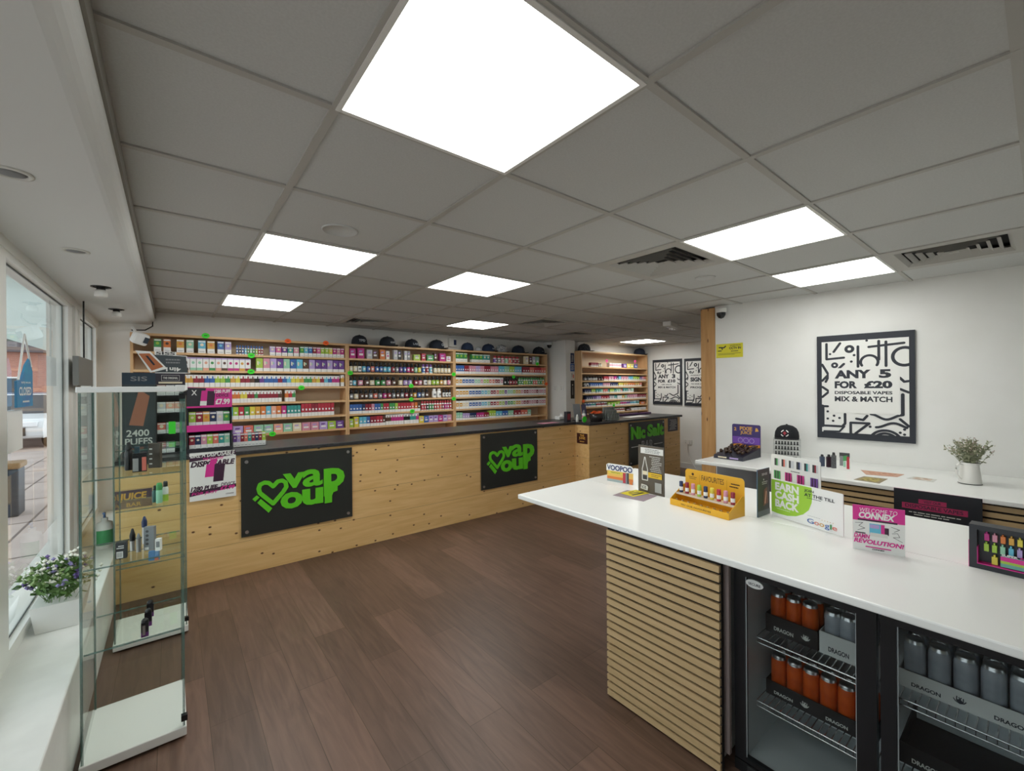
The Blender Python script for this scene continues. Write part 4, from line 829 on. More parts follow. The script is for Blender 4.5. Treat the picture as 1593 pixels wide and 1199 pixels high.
def poster(p, q, z0, z1, lines, lab):
    A = Art(p, q, z0, z1, .02, INK); maze(A, lines, 1); return A.done('framed_poster', None, lab, 'poster', 'black framed maze pattern posters', off=.0215)
L5 = [('ANY', .2, .58, .58, .66), ('5', .66, .58, .78, .66), ('FOR', .2, .485, .44, .555), ('£20', .51, .485, .79, .555), ('DISPOSABLE VAPES', .2, .43, .79, .46), ('MIX & MATCH', .2, .36, .79, .41)]
poster((WRX(1.226)-.002, 1.228), (WRX(.614)-.002, .614), 1.135, 2.001, L5, 'black framed maze pattern poster reading ANY 5 FOR £20 on the near white wall')
L3 = [('ANY', .2, .58, .58, .67), ('3', .68, .58, .8, .67), ('FOR', .2, .485, .46, .555), ('£10', .53, .485, .8, .555), ('NIC SALTS', .33, .43, .67, .455), ('MIX & MATCH', .2, .36, .8, .405)]
poster((7.648, 4.965), (7.648, 4.34), 1.202, 2.09, L3, 'black framed maze pattern poster reading ANY 3 FOR £10 in the far corner')
LS = [("TODAY'S DEAL", .2, .63, .8, .655), ('SIGN UP', .2, .51, .8, .6), ('TO OUR LOYALTY', .22, .45, .78, .475), ('PROGRAM', .2, .37, .8, .41)]
poster((7.648, 4.285), (7.648, 3.66), 1.19, 2.083, LS, 'black framed maze pattern poster reading SIGN, half hidden by the timber post')
A = Art((WRX(2.07)-.002, 2.07), (WRX(1.822)-.002, 1.822), 1.86, 1.998, .003, mat('safety yellow', 'd8cf22', .5))
A.stroke([(.12, .75), (.3, .72), (.36, .82)], .012, INK); A.stroke([(.22, .7), (.24, .6)], .01, INK); A.stroke([(.08, .5), (.2, .5)], .008, INK); A.text('WARNING', .52, .82, .92, .9, INK); A.text('CCTV IN', .5, .58, .93, .76, INK, bold=.04); A.lines(.55, .4, .9, .5, 1, INK)
A.stroke([(.08, .3), (.92, .3)], .003, INK); A.stroke([(.08, .22), (.7, .22)], .003, INK); A.done('warning_sign', None, 'yellow camera warning sign on the white wall beside the timber post', 'sign', off=.003)

# ---------------------------------------------------------------- white island with fridges
IZ = .9
t = thing('island_worktop', 'glossy white worktop of the island counter, jutting out past the slatted end', 'worktop', (0, 0, 0))
MB().prism([(1.735, 2.12), (1.735, -1.2), (2.378, -1.2), (2.378, 2.135)], IZ-.03, IZ, WHITE).build('front_board', t, bevel=.006)
MB().prism([(2.381, 2.135), (2.381, -1.2), (3.03, -1.2), (3.03, 2.15)], IZ-.03, IZ-.0005, WHITE).build('rear_board', t, bevel=.004)
t = thing('island_cabinet', 'island counter base faced with horizontal oak slats beside the fridge', 'cabinet', (0, 0, 0))
f = MB(); f.box(1.757, .832, .004, 1.775, 1.413, IZ-.031, mat('slat felt', '1b1612', .9))
for k in range(22): z = .012+.0388*k; f.box(1.742, .834, z, 1.757, 1.411, z+.027, SLAT)
f.build('slatted_panel', t)
MB().box(1.776, .862, .004, 2.35, 1.405, IZ-.031, OFFW).build('carcass', t)
MB().box(1.80, .822, .06, 1.818, .8615, IZ-.031, mat('pinkish grey board', '9a8a86', .5)).build('end_trim', t)
o = MB().box(2.36, -1.2, .004, 2.99, 1.40, IZ-.031, OFFW).build('rear_cabinet', bevel=.003); tag(o, 'plain off white rear cabinet under the far half of the island worktop', 'cabinet')
# drinks fridge
FX, F0, F1 = 1.83, .815, -.12
t = fr = thing('drinks_fridge', 'black double door under counter drinks fridge with glass doors', 'fridge', (FX, 0, 0))
b = MB(); LIN = mat('fridge lining', 'c5cacb', .35)
b.box(.03, F1, .02, .5, F0, .05, SATIN); b.box(.03, F1, .83, .5, F0, .862, SATIN); b.box(.03, F0-.03, .05, .5, F0, .83, SATIN); b.box(.03, F1, .05, .5, F1+.03, .83, SATIN); b.box(.48, F1, .05, .5, F0, .83, SATIN)
b.build('cabinet', t)
b = MB(); b.box(.031, F1+.031, .051, .479, F0-.031, .062, LIN); b.box(.468, F1+.031, .062, .479, F0-.031, .82, LIN); b.box(.031, F0-.041, .062, .468, F0-.031, .82, LIN); b.box(.031, F1+.031, .062, .468, F1+.041, .82, LIN); b.box(.031, F1+.031, .82, .479, F0-.031, .829, LIN)
b.build('lining', t)
b = MB(); b.box(.0, F1, .0, .03, F0, .045, BLACK)
for k in range(6): b.box(-.004, F1+.05, .006+.006*k, 0, F0-.05, .009+.006*k, DGREY)
b.build('kick_grille', t)
for (a, c, ga, gb, lab) in ((.815, .352, .772, .408, 0), (.346, -.12, .304, -.07, 1)):
    d = MB(); d.box(0, c+.002, .05, .028, gb, .862, SATIN); d.box(0, ga, .05, .028, a-.002, .862, SATIN); d.box(0, gb, .05, .028, ga, .066, SATIN); d.box(0, gb, .81, .028, ga, .862, SATIN)
    o = d.build('door', t)
    for yy in (gb+.001, ga-.003): MB().box(.006, yy-.001, .067, .010, yy+.002, .809, mat('door edge strip', 'a8aeb0', .3)).build('edge_strip', o)
    MB().box(.010, gb, .0665, .014, ga, .8095, glass('fridge glass', (.86, .88, .88), 1.4)).build('glass_pane', o)
    MB().lathe([(.016, -.003), (.016, 0)], mat('badge grey', 'a8a29c', .4), 24, (0, (ga+gb)/2-.0, .852), 'X').build('badge', o)
    if not lab: q = MB().lathe([(1, -.002), (1, .0035)], WHITEM, 28, (0, 0, 0), 'X'); q.v = [(x+.004, .735+y*.033, .79+z*.017) for x, y, z in q.v]; o2 = q.build('oval_sticker', o); q = MB(); vs, fs = glyphs('SECURE', .02, 0, 0); mx = max(v[0] for v in vs); q.add([(.0015, .758-v[0]/mx*.046, .784+v[1]*.014) for v in vs], fs, INK); q.build('sticker_text', o2, fix=False)
def wires(y0, y1, z):
    b = MB()
    for x in (.07, .45): b.tube([(x, y0, z), (x, y1, z)], .0035, CHROME, 6)
    b.tube([(.07, y0, z-.02), (.07, y1, z-.02)], .0025, CHROME, 6)
    n = int((y0-y1)/.021)
    for k in range(n+1): y = y0+(y1-y0)*k/n; b.tube([(.07, y, z-.022), (.07, y, z+.001), (.45, y, z+.001)], .0021, CHROME, 5)
    b.build('wire_shelf', fr)
FS = (.545, .28)
for z in FS: wires(.755, .37, z); wires(.33, -.06, z)
def dragon(A, a, b, s, m):
    for k, (an, L_) in enumerate(((150, 1), (125, 1.15), (100, .9), (75, .9), (50, 1.1), (30, 1))):
        c, q = A.fr(a, b); r = math.radians(an); A.stroke([(c, q), (c+s*.5*L_*math.cos(r), q+s*.35*L_*math.sin(r)), (c+s*L_*math.cos(r-.35*(1 if k < 3 else -1)), q+s*L_*math.sin(r))], s*.12, m, fr=False)
    A.disc(a, b+.12, s*.3, m)
def tray(x, y0, y1, z, h, m, ink, lab):
    t = thing('can_tray', lab, 'tray', (0, 0, 0), 0, 'drink can trays'); W = y0-y1
    A = Art((x, y0), (x, y1), z, z+h, .003, m); n = max(1, round(W/.2))
    for k in range(n):
        a = (k+.5)/n; A.text('DRAGON', a-.33/n, .2, a+.05/n, .42, ink, bold=.03); dragon(A, a+.28/n, .3, .022, ink)
    o = A.build('tray_front', None, fix=False); o.location = A.p; o.rotation_euler = (0, 0, A.rz); o.parent = t
    MB().box(x+.004, y1, z, x+.30, y0, z+.003, m).build('tray_base', t)
    for yy in (y1, y0-.003): MB().box(x+.004, yy, z+.0031, x+.3, yy+.003, z+h, m).build('tray_side', t)
    return t
CANP = [(.0, 0), (.024, 0), (.026, .004), (.0285, .012), (.0285, .098), (.026, .108), (.024, .114), (.0235, .118), (.0, .116)]
def can(x, y, z, body, lab, grp, s=1.0, hs=1.35):
    k = ('can', body.name, s)
    if k not in PC:
        a = MB().lathe([(r*s, zz*s*hs) for r, zz in CANP[:6]], body, 18); a.mats
        b_ = MB().lathe([(r*s, zz*s*hs) for r, zz in CANP[5:]], SILVER, 18); PC[k] = (a.mesh('can_body'), b_.mesh('can_lid'))
    o = link('drink_can', PC[k][0], None, (x, y, z)); l = link('can_lid', PC[k][1], o); tag(o, lab, 'drink can', grp); return o
ORG = noisy('orange can', 'd05a1c', 'b84412', nscale=12, rough=.35); WCN = noisy('pale can', 'a8acb2', '8c9098', nscale=10, rough=.35)
TD = mat('tray black', '1a191b', .5); TWH = mat('tray white', 'd0d0cc', .5)
def fz(k): return FS[k]+.0035
tx = FX+.145
tray(tx, .748, .56, fz(0), .075, TD, OFFW, 'black printed tray on the upper shelf of the left fridge door'); tray(tx, .555, .385, fz(0), .085, TWH, INK, 'white printed tray on the upper shelf of the left fridge door')
tray(tx, .748, .385, fz(1), .06, TD, OFFW, 'long black printed tray of orange cans on the lower shelf of the left fridge door')
tray(tx, .322, -.055, fz(0), .06, TWH, INK, 'white printed tray on the upper shelf of the right fridge door'); tray(tx, .322, -.055, fz(1), .07, TD, OFFW, 'black printed tray on the lower shelf of the right fridge door')
def cans(y0, y1, z, m, one, tail, n, rows=2):
    for j in range(rows):
        l = [can(tx+.042+.062*j, y0-.032+(y1-y0+.064)*(i/(n-1)), z+.0032, m, '', '') for i in range(n)]
        number(l, one, one+'s in the %s row' % ('front', 'back')[j], 'drink can', tail, '%ss %s' % (one, tail))
cans(.745, .388, fz(1), ORG, 'orange can', 'lower fridge shelf', 6)
cans(.745, .565, fz(0), ORG, 'orange can', 'upper fridge shelf', 3)
cans(.552, .39, fz(0), WCN, 'pale can', 'upper shelf, left fridge door', 3)
cans(.318, -.05, fz(0), WCN, 'pale can', 'upper shelf, right fridge door', 6)

# ---------------------------------------------------------------- on the island
A = Art((2.484, 2.0), (2.505, 1.79), IZ, IZ+.105, .004)
b0, b1 = 0, .078
A.plate([(0, 0), (A.W, 0), (A.W, .078), (0, .078)], mat('sunset print', 'e2b65a', .5), WHITE)
A.plate([(-.006, .075), (.205, .075), (.207, .118), (.19, .128), (.01, .128), (-.006, .118)], WHITE, WHITE, .0003)
A.rect(0, 0, 1, .18, mat('print sea', '9aa9a8', .5)); A.rect(0, .18, 1, .36, mat('print orange', 'e08a3c', .5)); A.rect(.06, .55, .62, .7, pm('yellow')); A.lines(.1, .58, .6, .68, 2, pm('brown'), .4)
A.rect(.62, .03, .72, .7, pm('red')); A.rect(.72, .03, .78, .72, pm('grey')); A.rect(.78, .03, .84, .74, DGREY); A.rect(.86, .0, .98, .34, pm('orange'))
A.text('VOOPOO', .0, .775, .97, 1.14, mat('navy ink', '2a3468', .5), bold=.03); A.done('brand_display_card', None, 'small die cut display card reading VOOPOO with a sunset picture', 'display card')
o = MB().box(0, 0, 0, .07, .004, .085, WHITE).build('display_card', loc=(2.455, 1.72, IZ+.0005), rz=-1.35); tag(o, 'plain white card standing between the sunset card and the brown card', 'display card')
A = Art((2.396, 1.672), (2.386, 1.478), IZ, IZ+.305, .006, mat('taupe print', '5c5348', .4), mat('card edge dark', '30302e', .4))
A.rect(.1, .83, .97, .955, WHITEM); A.lines(.2, .845, .9, .94, 3, DGREY, .35)
A.stroke([(.17, .27), (.17, .5), (.22, .62), (.26, .75), (.29, .75), (.33, .62), (.38, .5), (.38, .27), (.17, .27)], .006, OFFW); A.rect(.19, .38, .36, .46, pm('cream')); A.rect(.19, .29, .36, .36, DGREY)
A.lines(.45, .46, .95, .8, 9, OFFW, .35); A.rect(.42, .34, .94, .45, mat('gold strip', 'dcb423', .5)); A.lines(.48, .36, .9, .43, 2, DGREY, .3); A.poly([(.12, .08), (.4, .06), (.42, .14), (.36, .17), (.15, .18)], OFFW, fr=True); A.text('ICE', .17, .09, .34, .15, DGREY, bold=.03)
A.rect(.68, .06, .93, .26, mat('code patch', 'a8a8a2', .6)); A.done('display_board', None, 'upright brown card with white bullet shaped outline and gold strip', 'display card')
o = MB().box(0, 0, 0, .18, .21, .001, mat('flyer grey violet', '9a8a92', .5)).build('flyer', loc=(2.20, 1.50, IZ+.0004), rz=.12); tag(o, 'grey violet flyer lying flat under the yellow flyer', 'flyer')
m = MB(); m.box(0, 0, 0, .15, .11, .001, mat('flyer yellow', 'e0cf2c', .5)); m.box(.02, .02, .001, .13, .04, .0013, BLACK); m.box(.03, .055, .001, .12, .065, .0013, BLACK); m.box(.05, .08, .001, .1, .09, .0013, BLACK)
tag(m.build('flyer', loc=(2.24, 1.60, IZ+.0019), rz=-.1), 'yellow and black flyer lying flat in front of the brown card', 'flyer')
# yellow nine bottle counter display
t = thing('bottle_display', 'yellow card counter display reading FAVOURITES holding nine coloured bottles', 'display', (2.271, 1.369, IZ+.0006), -1.702)
W = .36; Dp = .14; YEL = mat('display yellow', 'e3ab22', .4); YE2 = mat('display yellow edge', 'f0cf7a', .5)
m = MB(); m.box(0, 0, 0, W, .003, .035, YEL); m.box(0, .003, 0, W, Dp, .003, YEL); m.build('tray', t)
for x in (0, W-.003): MB().prof([(.003, .003), (.003, .036), (.12, .105), (Dp, .105), (Dp, .003)], 'X', x, x+.003, YEL).build('side_panel', t)
for z, y in ((.062, .05),): m = MB(); m.box(.003, y, z, W-.003, y+.055, z+.003, mat('clear ledge', 'd8c9b4', .3)); m.box(.003, y-.001, z-.006, W-.003, y, z+.004, MC['clear ledge']); m.build('ledge', t)
A = Art((0, Dp), (W, Dp), .0, .195, .003, YEL, YE2, r=.02); A.text('FAVOURITES', .3, .72, .68, .88, mat('brown ink', '4a2f10', .5), bold=.01)
A.disc(.14, .86, .008, MC['brown ink']); A.lines(.05, .7, .24, .8, 2, MC['brown ink'], .3); A.lines(.76, .68, .95, .84, 2, MC['brown ink'], .4); A.rect(.265, .6, .27, .88, mat('gold line', 'b98a18', .5)); A.rect(.73, .6, .735, .88, MC['gold line'])
o = A.build('header_board', t, fix=False); o.location = (0, Dp, 0)
A = Art((0, 0), (W, 0), 0, .035, .001); A.text('TRY OUR FAVOURITES', .2, .35, .72, .6, MC['brown ink']); o = A.build('front_print', t, fix=False); o.location = (0, 0, 0)
for k, c in enumerate('navy crimson rose lime navy yellow red rose crimson'.split()):
    lx = .022+k*.0395; ly = .072; a = -1.702; wx = 2.271+lx*math.cos(a)-ly*math.sin(a); wy = 1.369+lx*math.sin(a)+ly*math.cos(a)
    q = thing('sample_bottle', '%s capped sample bottle, %s in the yellow display' % (c, ('leftmost', 'second from left', 'third from left', 'fourth from left', 'in the middle', 'fourth from right', 'third from right', 'second from right', 'rightmost')[k]), 'bottle', (wx, wy, IZ+.067), a, 'nine sample bottles')
    MB().lathe([(.0105, 0), (.011, .002), (.011, .012)], pm(c), 14).build('base_band', q); MB().lathe([(.0112, .012), (.0112, .030), (.010, .033)], WHITEM, 14).build('bottle_label', q); MB().lathe([(.0108, .033), (.0108, .060), (.009, .063), (0, .064)], pm(c), 14).build('cap', q)
    ly = .03; wx = 2.271+lx*math.cos(a)-ly*math.sin(a); wy = 1.369+lx*math.sin(a)+ly*math.cos(a)
    q = link('glass_phial', (PC.get('phial') or PC.setdefault('phial', MB().lathe([(.011, 0), (.012, .003), (.012, .02), (.007, .026), (.007, .03), (0, .031)], mat('amber glass', 'a5854a', .15), 12).mesh('glass_phial'))), None, (wx, wy, IZ+.0042)); tag(q, '%s small amber glass phial in the front tray of the yellow display' % (NTH[k]+('' if k == 0 else ' from left')), 'phial', 'amber phials in the yellow display')
# dark folded leaflet
A = Art(atz(1178.8, 805, IZ), atz(1197.5, 798, IZ), IZ, IZ+.247, .004, mat('leaflet dark', '3a3836', .4), mat('leaflet edge', '4a6a80', .4))
A.text('SENSE', .35, .86, .8, .91, OFFW); A.disc(.5, .77, .005, OFFW); A.lines(.25, .66, .9, .74, 2, OFFW, .4); A.poly([(.45, .2), (.85, .25), (.75, .6), (.5, .55)], mat('leaflet copper', '7a4a34', .4), fr=True); A.poly([(.55, .25), (.62, .25), (.72, .5), (.66, .52)], pm('peach'), fr=True)
A.rect(0, 0, 1, .12, mat('leaflet slate', '5c6468', .4)); A.done('folded_leaflet', None, 'narrow dark leaflet with copper picture left of the EARN CASH BACK sign', 'leaflet')
# product menu card behind and cash back sign
A = Art(atz(1200, 789, IZ), atz(1277, 813, IZ), IZ, IZ+.305, .004, WHITEM, r=.012)
cols = 'green coral silver navy teal crimson'.split()
for i in range(6): A.rect(.08+.155*i, .80, .12+.155*i, .93, DGREY); A.rect(.12+.155*i, .8, .15+.155*i, .93, pm(cols[i])); A.rect(.15+.155*i, .8, .185+.155*i, .93, pm('silver'))
A.lines(.38, .735, .66, .76, 1, DGREY)
for i, c in enumerate(('green', 'magenta', 'magenta', 'purple')):
    x = (.07, .31, .56, .82)[i]; A.rect(x, .56, x+.14, .71, pm(c)); A.rect(x+.03, .56, x+.05, .71, PLUM); A.rect(x+.08, .56, x+.1, .71, PLUM); A.rect(x, .44, x+.14, .51, DGREY)
A.done('menu_card', None, 'white card with rows of coloured device pictures behind the EARN CASH BACK sign', 'display card')
A = Art(atz(1200.5, 801, IZ), atz(1312, 836, IZ), IZ+.004, IZ+.196, .005, WHITE, r=.006)
LG = mat('lime card', '9ccb3c', .5); W, H = A.W, A.H
pts = [(0, .12), (0, .985)]+[(.62, .99)]+[(.62, .85), (.615, .7), (.6, .5), (.55, .3), (.46, .16), (.34, .09), (.2, .08)]
A.poly([(0, .1), (0, .985), (.60, .985), (.61, .8), (.60, .6), (.56, .4), (.48, .25), (.38, .15), (.25, .09), (.1, .08)], LG, fr=True)
A.text('EARN', .06, .72, .42, .93, WHITEM, bold=.05); A.text('CASH', .06, .49, .42, .70, WHITEM, bold=.05); A.text('BACK', .06, .26, .42, .47, WHITEM, bold=.05)
A.lines(.08, .2, .3, .235, 1, WHITEM, .3); A.text('JOIN', .50, .84, .63, .92, INK, bold=.02); A.text('AT THE TILL', .50, .74, .9, .82, INK, bold=.02); A.lines(.5, .69, .75, .72, 1, INK, .4)
for k in range(5): A.disc(.74+.035*k, .245, .0018, pm('amber'))
x = .54
for ch, c, w_, lo in (('G', 'blue', .09, .08), ('o', 'coral', .06, .08), ('o', 'amber', .06, .08), ('g', 'blue', .06, .04), ('l', 'green', .02, .08), ('e', 'coral', .06, .08)):
    A.text(ch, x, lo, x+w_, {'G': .2, 'l': .2, 'o': .165, 'g': .165, 'e': .165}[ch], pm(c), bold=.005); x += w_+.008
A.lines(.52, .26, .72, .275, 1, GREY, .4)
o = A.done('cash_back_sign', None, 'white acrylic sign with lime circle reading EARN CASH BACK', 'sign')
for a in (.03, W-.05): MB().prof([(-.045, -.0035), (.03, -.0035), (.006, .04), (-.004, .04)], 'X', a, a+.004, ACR).build('stand_foot', o)
# connex card
A = Art((2.25, .510), (2.296, .352), IZ, IZ+.187, .004, WHITEM, mat('magenta card', 'd5308f'))
A.poly([(0, .66), (1, .68), (1, 1), (0, 1)], MAG, fr=True); A.text('WELCOME TO', .14, .86, .86, .95, WHITEM, shear=.15, bold=-.005); A.text('CONNEX', .12, .72, .82, .86, WHITEM, shear=.2, bold=.05); A.rect(.1, .665, .86, .70, PLUM)
A.rect(.33, .38, .6, .62, pm('cyan')); A.rect(.34, .52, .52, .6, pm('lilac')); A.rect(.55, .42, .62, .62, MAG); A.rect(.62, .4, .7, .56, PLUM); A.rect(.34, .34, .68, .42, OFFW)
for q in ([(.05, .6), (.2, .62), (.12, .54), (.24, .5), (.1, .44)], [(.74, .6), (.9, .56), (.8, .5)], [(.76, .46), (.86, .48), (.9, .4), (.78, .38), (.95, .3)]): A.stroke(q, .0015, DGREY)
A.rect(.05, .375, .25, .4, PLUM); A.text('DAMN', .02, .27, .34, .37, MAG, shear=.2, bold=.04); A.text('REVOLUTION!', .02, .16, .98, .26, MAG, shear=.2, bold=.04)
A.rect(.25, .085, .74, .11, MAG); A.text('CONNEX', .38, .04, .62, .07, INK, bold=.04, shear=.2); A.done('welcome_card', None, 'magenta and white card reading WELCOME TO CONNEX', 'display card')
# dark disposable display at the right edge
t = thing('disposable_display', 'large black and magenta open display box with rows of bright devices', 'display', (0, 0, 0))
P0, P1 = (2.365, .182), (2.348, -.16)
A = Art(P0, P1, IZ, IZ+.163, .06); W, H = A.W, A.H; TBK = mat('display black', '1d1f26', .4)
A.plate([(0, 0), (W, 0), (W, .018), (0, .018)], TBK); A.plate([(0, H-.018), (W, H-.018), (W, H), (0, H)], TBK); A.plate([(0, .018), (.02, .018), (.02, H-.018), (0, H-.018)], TBK); A.plate([(W-.02, .018), (W, .018), (W, H-.018), (W-.02, H-.018)], TBK)
A.plate([(.02, .018), (W-.02, .018), (W-.02, H-.018), (.02, H-.018)], TBK, TBK, .035, .02)
A.plate([(.02, .018), (W-.02, .018), (W-.02, .021), (.02, .021)], MAG, MAG, .001, .034); A.plate([(.02, .021), (.022, .021), (.022, H*.5), (.02, H*.5)], MAG, MAG, .001, .034)
A.plate([(-.0015, 0), (0, 0), (0, H*.62), (-.0015, H*.62)], MAG)
o = A.build('display_case', None, fix=False); o.location = A.p; o.rotation_euler = (0, 0, A.rz); o.parent = t
NM = dict(magenta='magenta', rose='rose pink', orange='orange', amber='amber', yellow='yellow', lime='lime', mint='mint', cyan='pale blue', lilac='violet')
def toy(a, zz, c, h, w_, lab):
    B = Art(P0, P1, IZ+zz, IZ+zz+h, .014); B.p = A.p+A.ua*a+Vector((0, 0, zz))-A.n*.018
    o = thing('disposable_device', lab, 'vape device', tuple(B.p), A.rz, 'bright devices in the black display')
    for nm, x0, x1, z0, z1 in (('body', 0, w_, 0, h*.78), ('mouthpiece', w_*.3, w_*.66, h*.78, h)):
        MB().box(x0, 0, z0, x1, .014, z1, pm(c)).build(nm, o, bevel=.001)
OW = ['first', 'second', 'third', 'fourth', 'fifth', 'sixth', 'seventh']
for i, c in enumerate('magenta rose orange amber yellow lime mint'.split()): toy(.037+.0183*i*1.1, .106, c, .033, .0125, '%s device, %s from the left in the upper row of the black display' % (NM[c], OW[i]))
for i, c in enumerate('lime lime mint cyan lilac magenta rose'.split()): toy(.036+.0183*i*1.1, .066, c, .036, .0125, '%s device, %s from the left in the second row of the black display' % (NM[c], OW[i]))
toy(.055, .022, 'yellow', .036, .0155, 'wider yellow device standing low in the black display')
B = Art(P0, P1, IZ+.02, IZ+.06, .004, mat('rainbow card teal', '6aa79c', .5), size=.14); B.p = A.p+A.ua*.078+Vector((0, 0, .024))-A.n*.006; B.H = .038
B.poly([(0, .35), (1, .3), (1, 1), (0, 1)], pm('lime'), fr=True); B.poly([(0, .6), (1, .5), (1, 1), (0, 1)], MAG, fr=True); B.rect(.45, .0, 1, .35, mat('slate violet', '4a4660', .5)); B.text('SUPER', .02, 1.05, .3, 1.25, WHITEM, bold=.04); B.text('PACK', .34, 1.05, .6, 1.25, MAG, bold=.04)
o = B.build('rainbow_card', None, fix=False); o.location = B.p; o.rotation_euler = (0, 0, A.rz); o.parent = t

# ---------------------------------------------------------------- wall counter under the big poster
WZ = .95
t = thing('wall_counter', 'long white counter along the white wall with oak slatted front', 'counter', (0, 0, 0))
MB().prism([(3.49, 1.87), (3.53, .6), (3.60, -1.3), (WRX(-1.3)-.004, -1.3), (WRX(1.87)-.004, 1.87)], WZ-.028, WZ, WHITE).build('worktop', t, bevel=.005)
MB().prism([(3.575, 1.18), (3.655, -1.3), (WRX(-1.3)-.01, -1.3), (WRX(1.18)-.01, 1.18)], .004, WZ-.029, OFFW).build('carcass', t)
f = MB(); PR = lambda y, o: 3.575+(1.18-y)*.0323-o
f.prism([(PR(1.18, .012), 1.18), (PR(-1.3, .012), -1.3), (PR(-1.3, .001), -1.3), (PR(1.18, .001), 1.18)], .006, WZ-.03, MC['slat felt'])
for k in range(23): z = .012+.0395*k; f.prism([(PR(1.18, .026), 1.18), (PR(-1.3, .026), -1.3), (PR(-1.3, .0122), -1.3), (PR(1.18, .0122), 1.18)], z, z+.027, SLAT)
f.build('slatted_front', t)
A = Art((3.524, .592), (3.543, .22), .56, .945, .003, mat('display black', '1d1f26'), MAG)
A.rect(.3, .8, .62, .87, mat('dull magenta', 'a82858', .5)); A.rect(.1, .7, .85, .79, MC['dull magenta']); A.text('VISIT OUR', .36, .815, .56, .855, PLUM); A.text('DISPOSABLE VAPES', .14, .72, .8, .775, PLUM); A.lines(.15, .6, .8, .67, 2, OFFW, .35); A.rect(.38, .545, .52, .575, MC['dull magenta']); A.lines(.15, .42, .8, .53, 3, OFFW, .35)
A.done('display_board', None, 'black board with magenta bars and white print against the slatted wall counter', 'display board')
# purple counter display with dark bottles
t = thing('promo_display', 'dark purple cardboard display box with open lid and gold lettering', 'display', (3.895, 1.695, WZ+.0006), -1.595)
NAV = mat('display navy', '262636', .4)
m = MB(); m.box(-.123, -.17, 0, .123, .17, .03, NAV); m.prof([(-.17, .03), (.17, .03), (.17, .08)], 'X', -.123, .123, NAV); m.build('tray', t)
A = Art((-.123, 0), (.123, 0), 0, .25, .004, mat('display violet', '3a2a6a', .4), NAV, r=.015); A.rect(.02, .0, .98, .2, pm('amber')); A.poly([(.02, .2), (.98, .2), (.98, .3), (.6, .24), (.3, .3), (.02, .26)], mat('gold glow', 'd9922c', .5), fr=True)
A.rect(.02, .3, .98, .55, mat('bright violet', '7446ae', .4)); A.text('PIXIE', .28, .78, .72, .92, pm('amber'), bold=.03); A.text('JUICE', .3, .62, .7, .76, pm('amber'), bold=.03); A.text('2', .07, .76, .16, .88, pm('amber'), bold=.03); A.poly([(.82, .76), (.94, .78), (.9, .88), (.84, .9)], pm('amber'), fr=True)
A.ring(.3, .42, .02, .004, pm('lilac')); A.ring(.5, .42, .022, .004, pm('lilac')); A.ring(.7, .42, .02, .004, pm('lilac'))
o = A.build('open_lid', t, fix=False); o.location = (-.123, .166, .03)
A = Art((-.123, -.17), (.123, -.17), 0, .03, .001); A.rect(.15, .3, .45, .7, pm('cream')); A.rect(.55, .3, .85, .7, pm('lilac')); o = A.build('front_print', t, fix=False); o.location = (-.123, -.1705, 0)
rb = random.Random(5)
for k in range(20):
    lx = -.09+.045*(k % 5)+rb.uniform(-.006, .006); ly = -.11+.065*(k//5); lz = .032+max(0, (ly+.17)*.15)+.008; a = -1.595
    o = link('sample_bottle', PC.get('dk') or PC.setdefault('dk', MB().lathe([(0, 0), (.013, .001), (.013, .028), (.006, .034), (.006, .05), (0, .051)], mat('dark amber glass', '3a2616', .15), 12).mesh('sample_bottle')), None, (3.895+lx*math.cos(a)-ly*math.sin(a), 1.695+lx*math.sin(a)+ly*math.cos(a), WZ+lz+.003), rb.uniform(0, 6))
    o.rotation_euler = (-1.35, 0, rb.uniform(-.8, .8)+a); o.location.z += .006; tag(o, '%s small brown bottle in the %s row of the purple display box' % (NTH[k % 5], ('front', 'second', 'third', 'back')[k//5]), 'bottle', 'dark bottles in the purple display')
# acrylic case with drip tips and the cap on it
t = thing('acrylic_case', 'clear acrylic case with three rows of dark mouthpieces, a black cap on top', 'display case', (4.17, 1.40, WZ+.0006), -1.25)
W = .2; m = MB()
for q in ((-.1, -.09, 0, .1, .09, .004), (-.1, -.09, .165, .1, .09, .169), (-.1, -.09, .004, -.096, .09, .165), (.096, -.09, .004, .1, .09, .165), (-.1, .086, .004, .1, .09, .165)): m.box(*q, ACR)
m.build('case', t)
for k in range(3): m = MB(); y = -.07+.045*k; z = .035+.038*k; m.box(-.095, y, z, .095, y+.04, z+.003, ACR); m.build('step', t)
m = MB(); m.box(-.09, -.088, .005, -.01, -.086, .028, pm('rose')); m.box(0, -.088, .005, .02, -.086, .028, WHITEM); m.box(.04, -.088, .005, .07, -.086, .028, DGREY); m.build('label_strip', t)
for r_ in range(3):
    for k in range(8):
        lx = -.08+.0225*k; ly = -.05+.045*r_; a = -1.25; z = WZ+.039+.038*r_
        o = link('drip_tip', PC.get('tip') or PC.setdefault('tip', MB().lathe([(.008, 0), (.008, .008), (.004, .012), (.006, .022), (.004, .027), (0, .027)], DGREY, 10).mesh('drip_tip')), None, (4.17+lx*math.cos(a)-ly*math.sin(a), 1.40+lx*math.sin(a)+ly*math.cos(a), z))
        tag(o, '%s dark mouthpiece on the %s step of the acrylic case' % (NTH[k]+('' if k == 0 else ' from left'), ('lowest', 'middle', 'top')[r_]), 'mouthpiece', 'mouthpieces on the %s step' % ('lowest', 'middle', 'top')[r_])
q = cap(4.17, 1.40, WZ+.170, -1.4, 'black cap with white ring and red cross emblem on the acrylic case', crown='15171c', brimc='15171c', s=1.0)
m = MB()
def onc(a, z, r=1.04):
    R = .09; k = r if z < .06 else r-(z-.06)/.032*.17; return (R*k*math.sin(a), -R*1.1*k*math.cos(a), z)
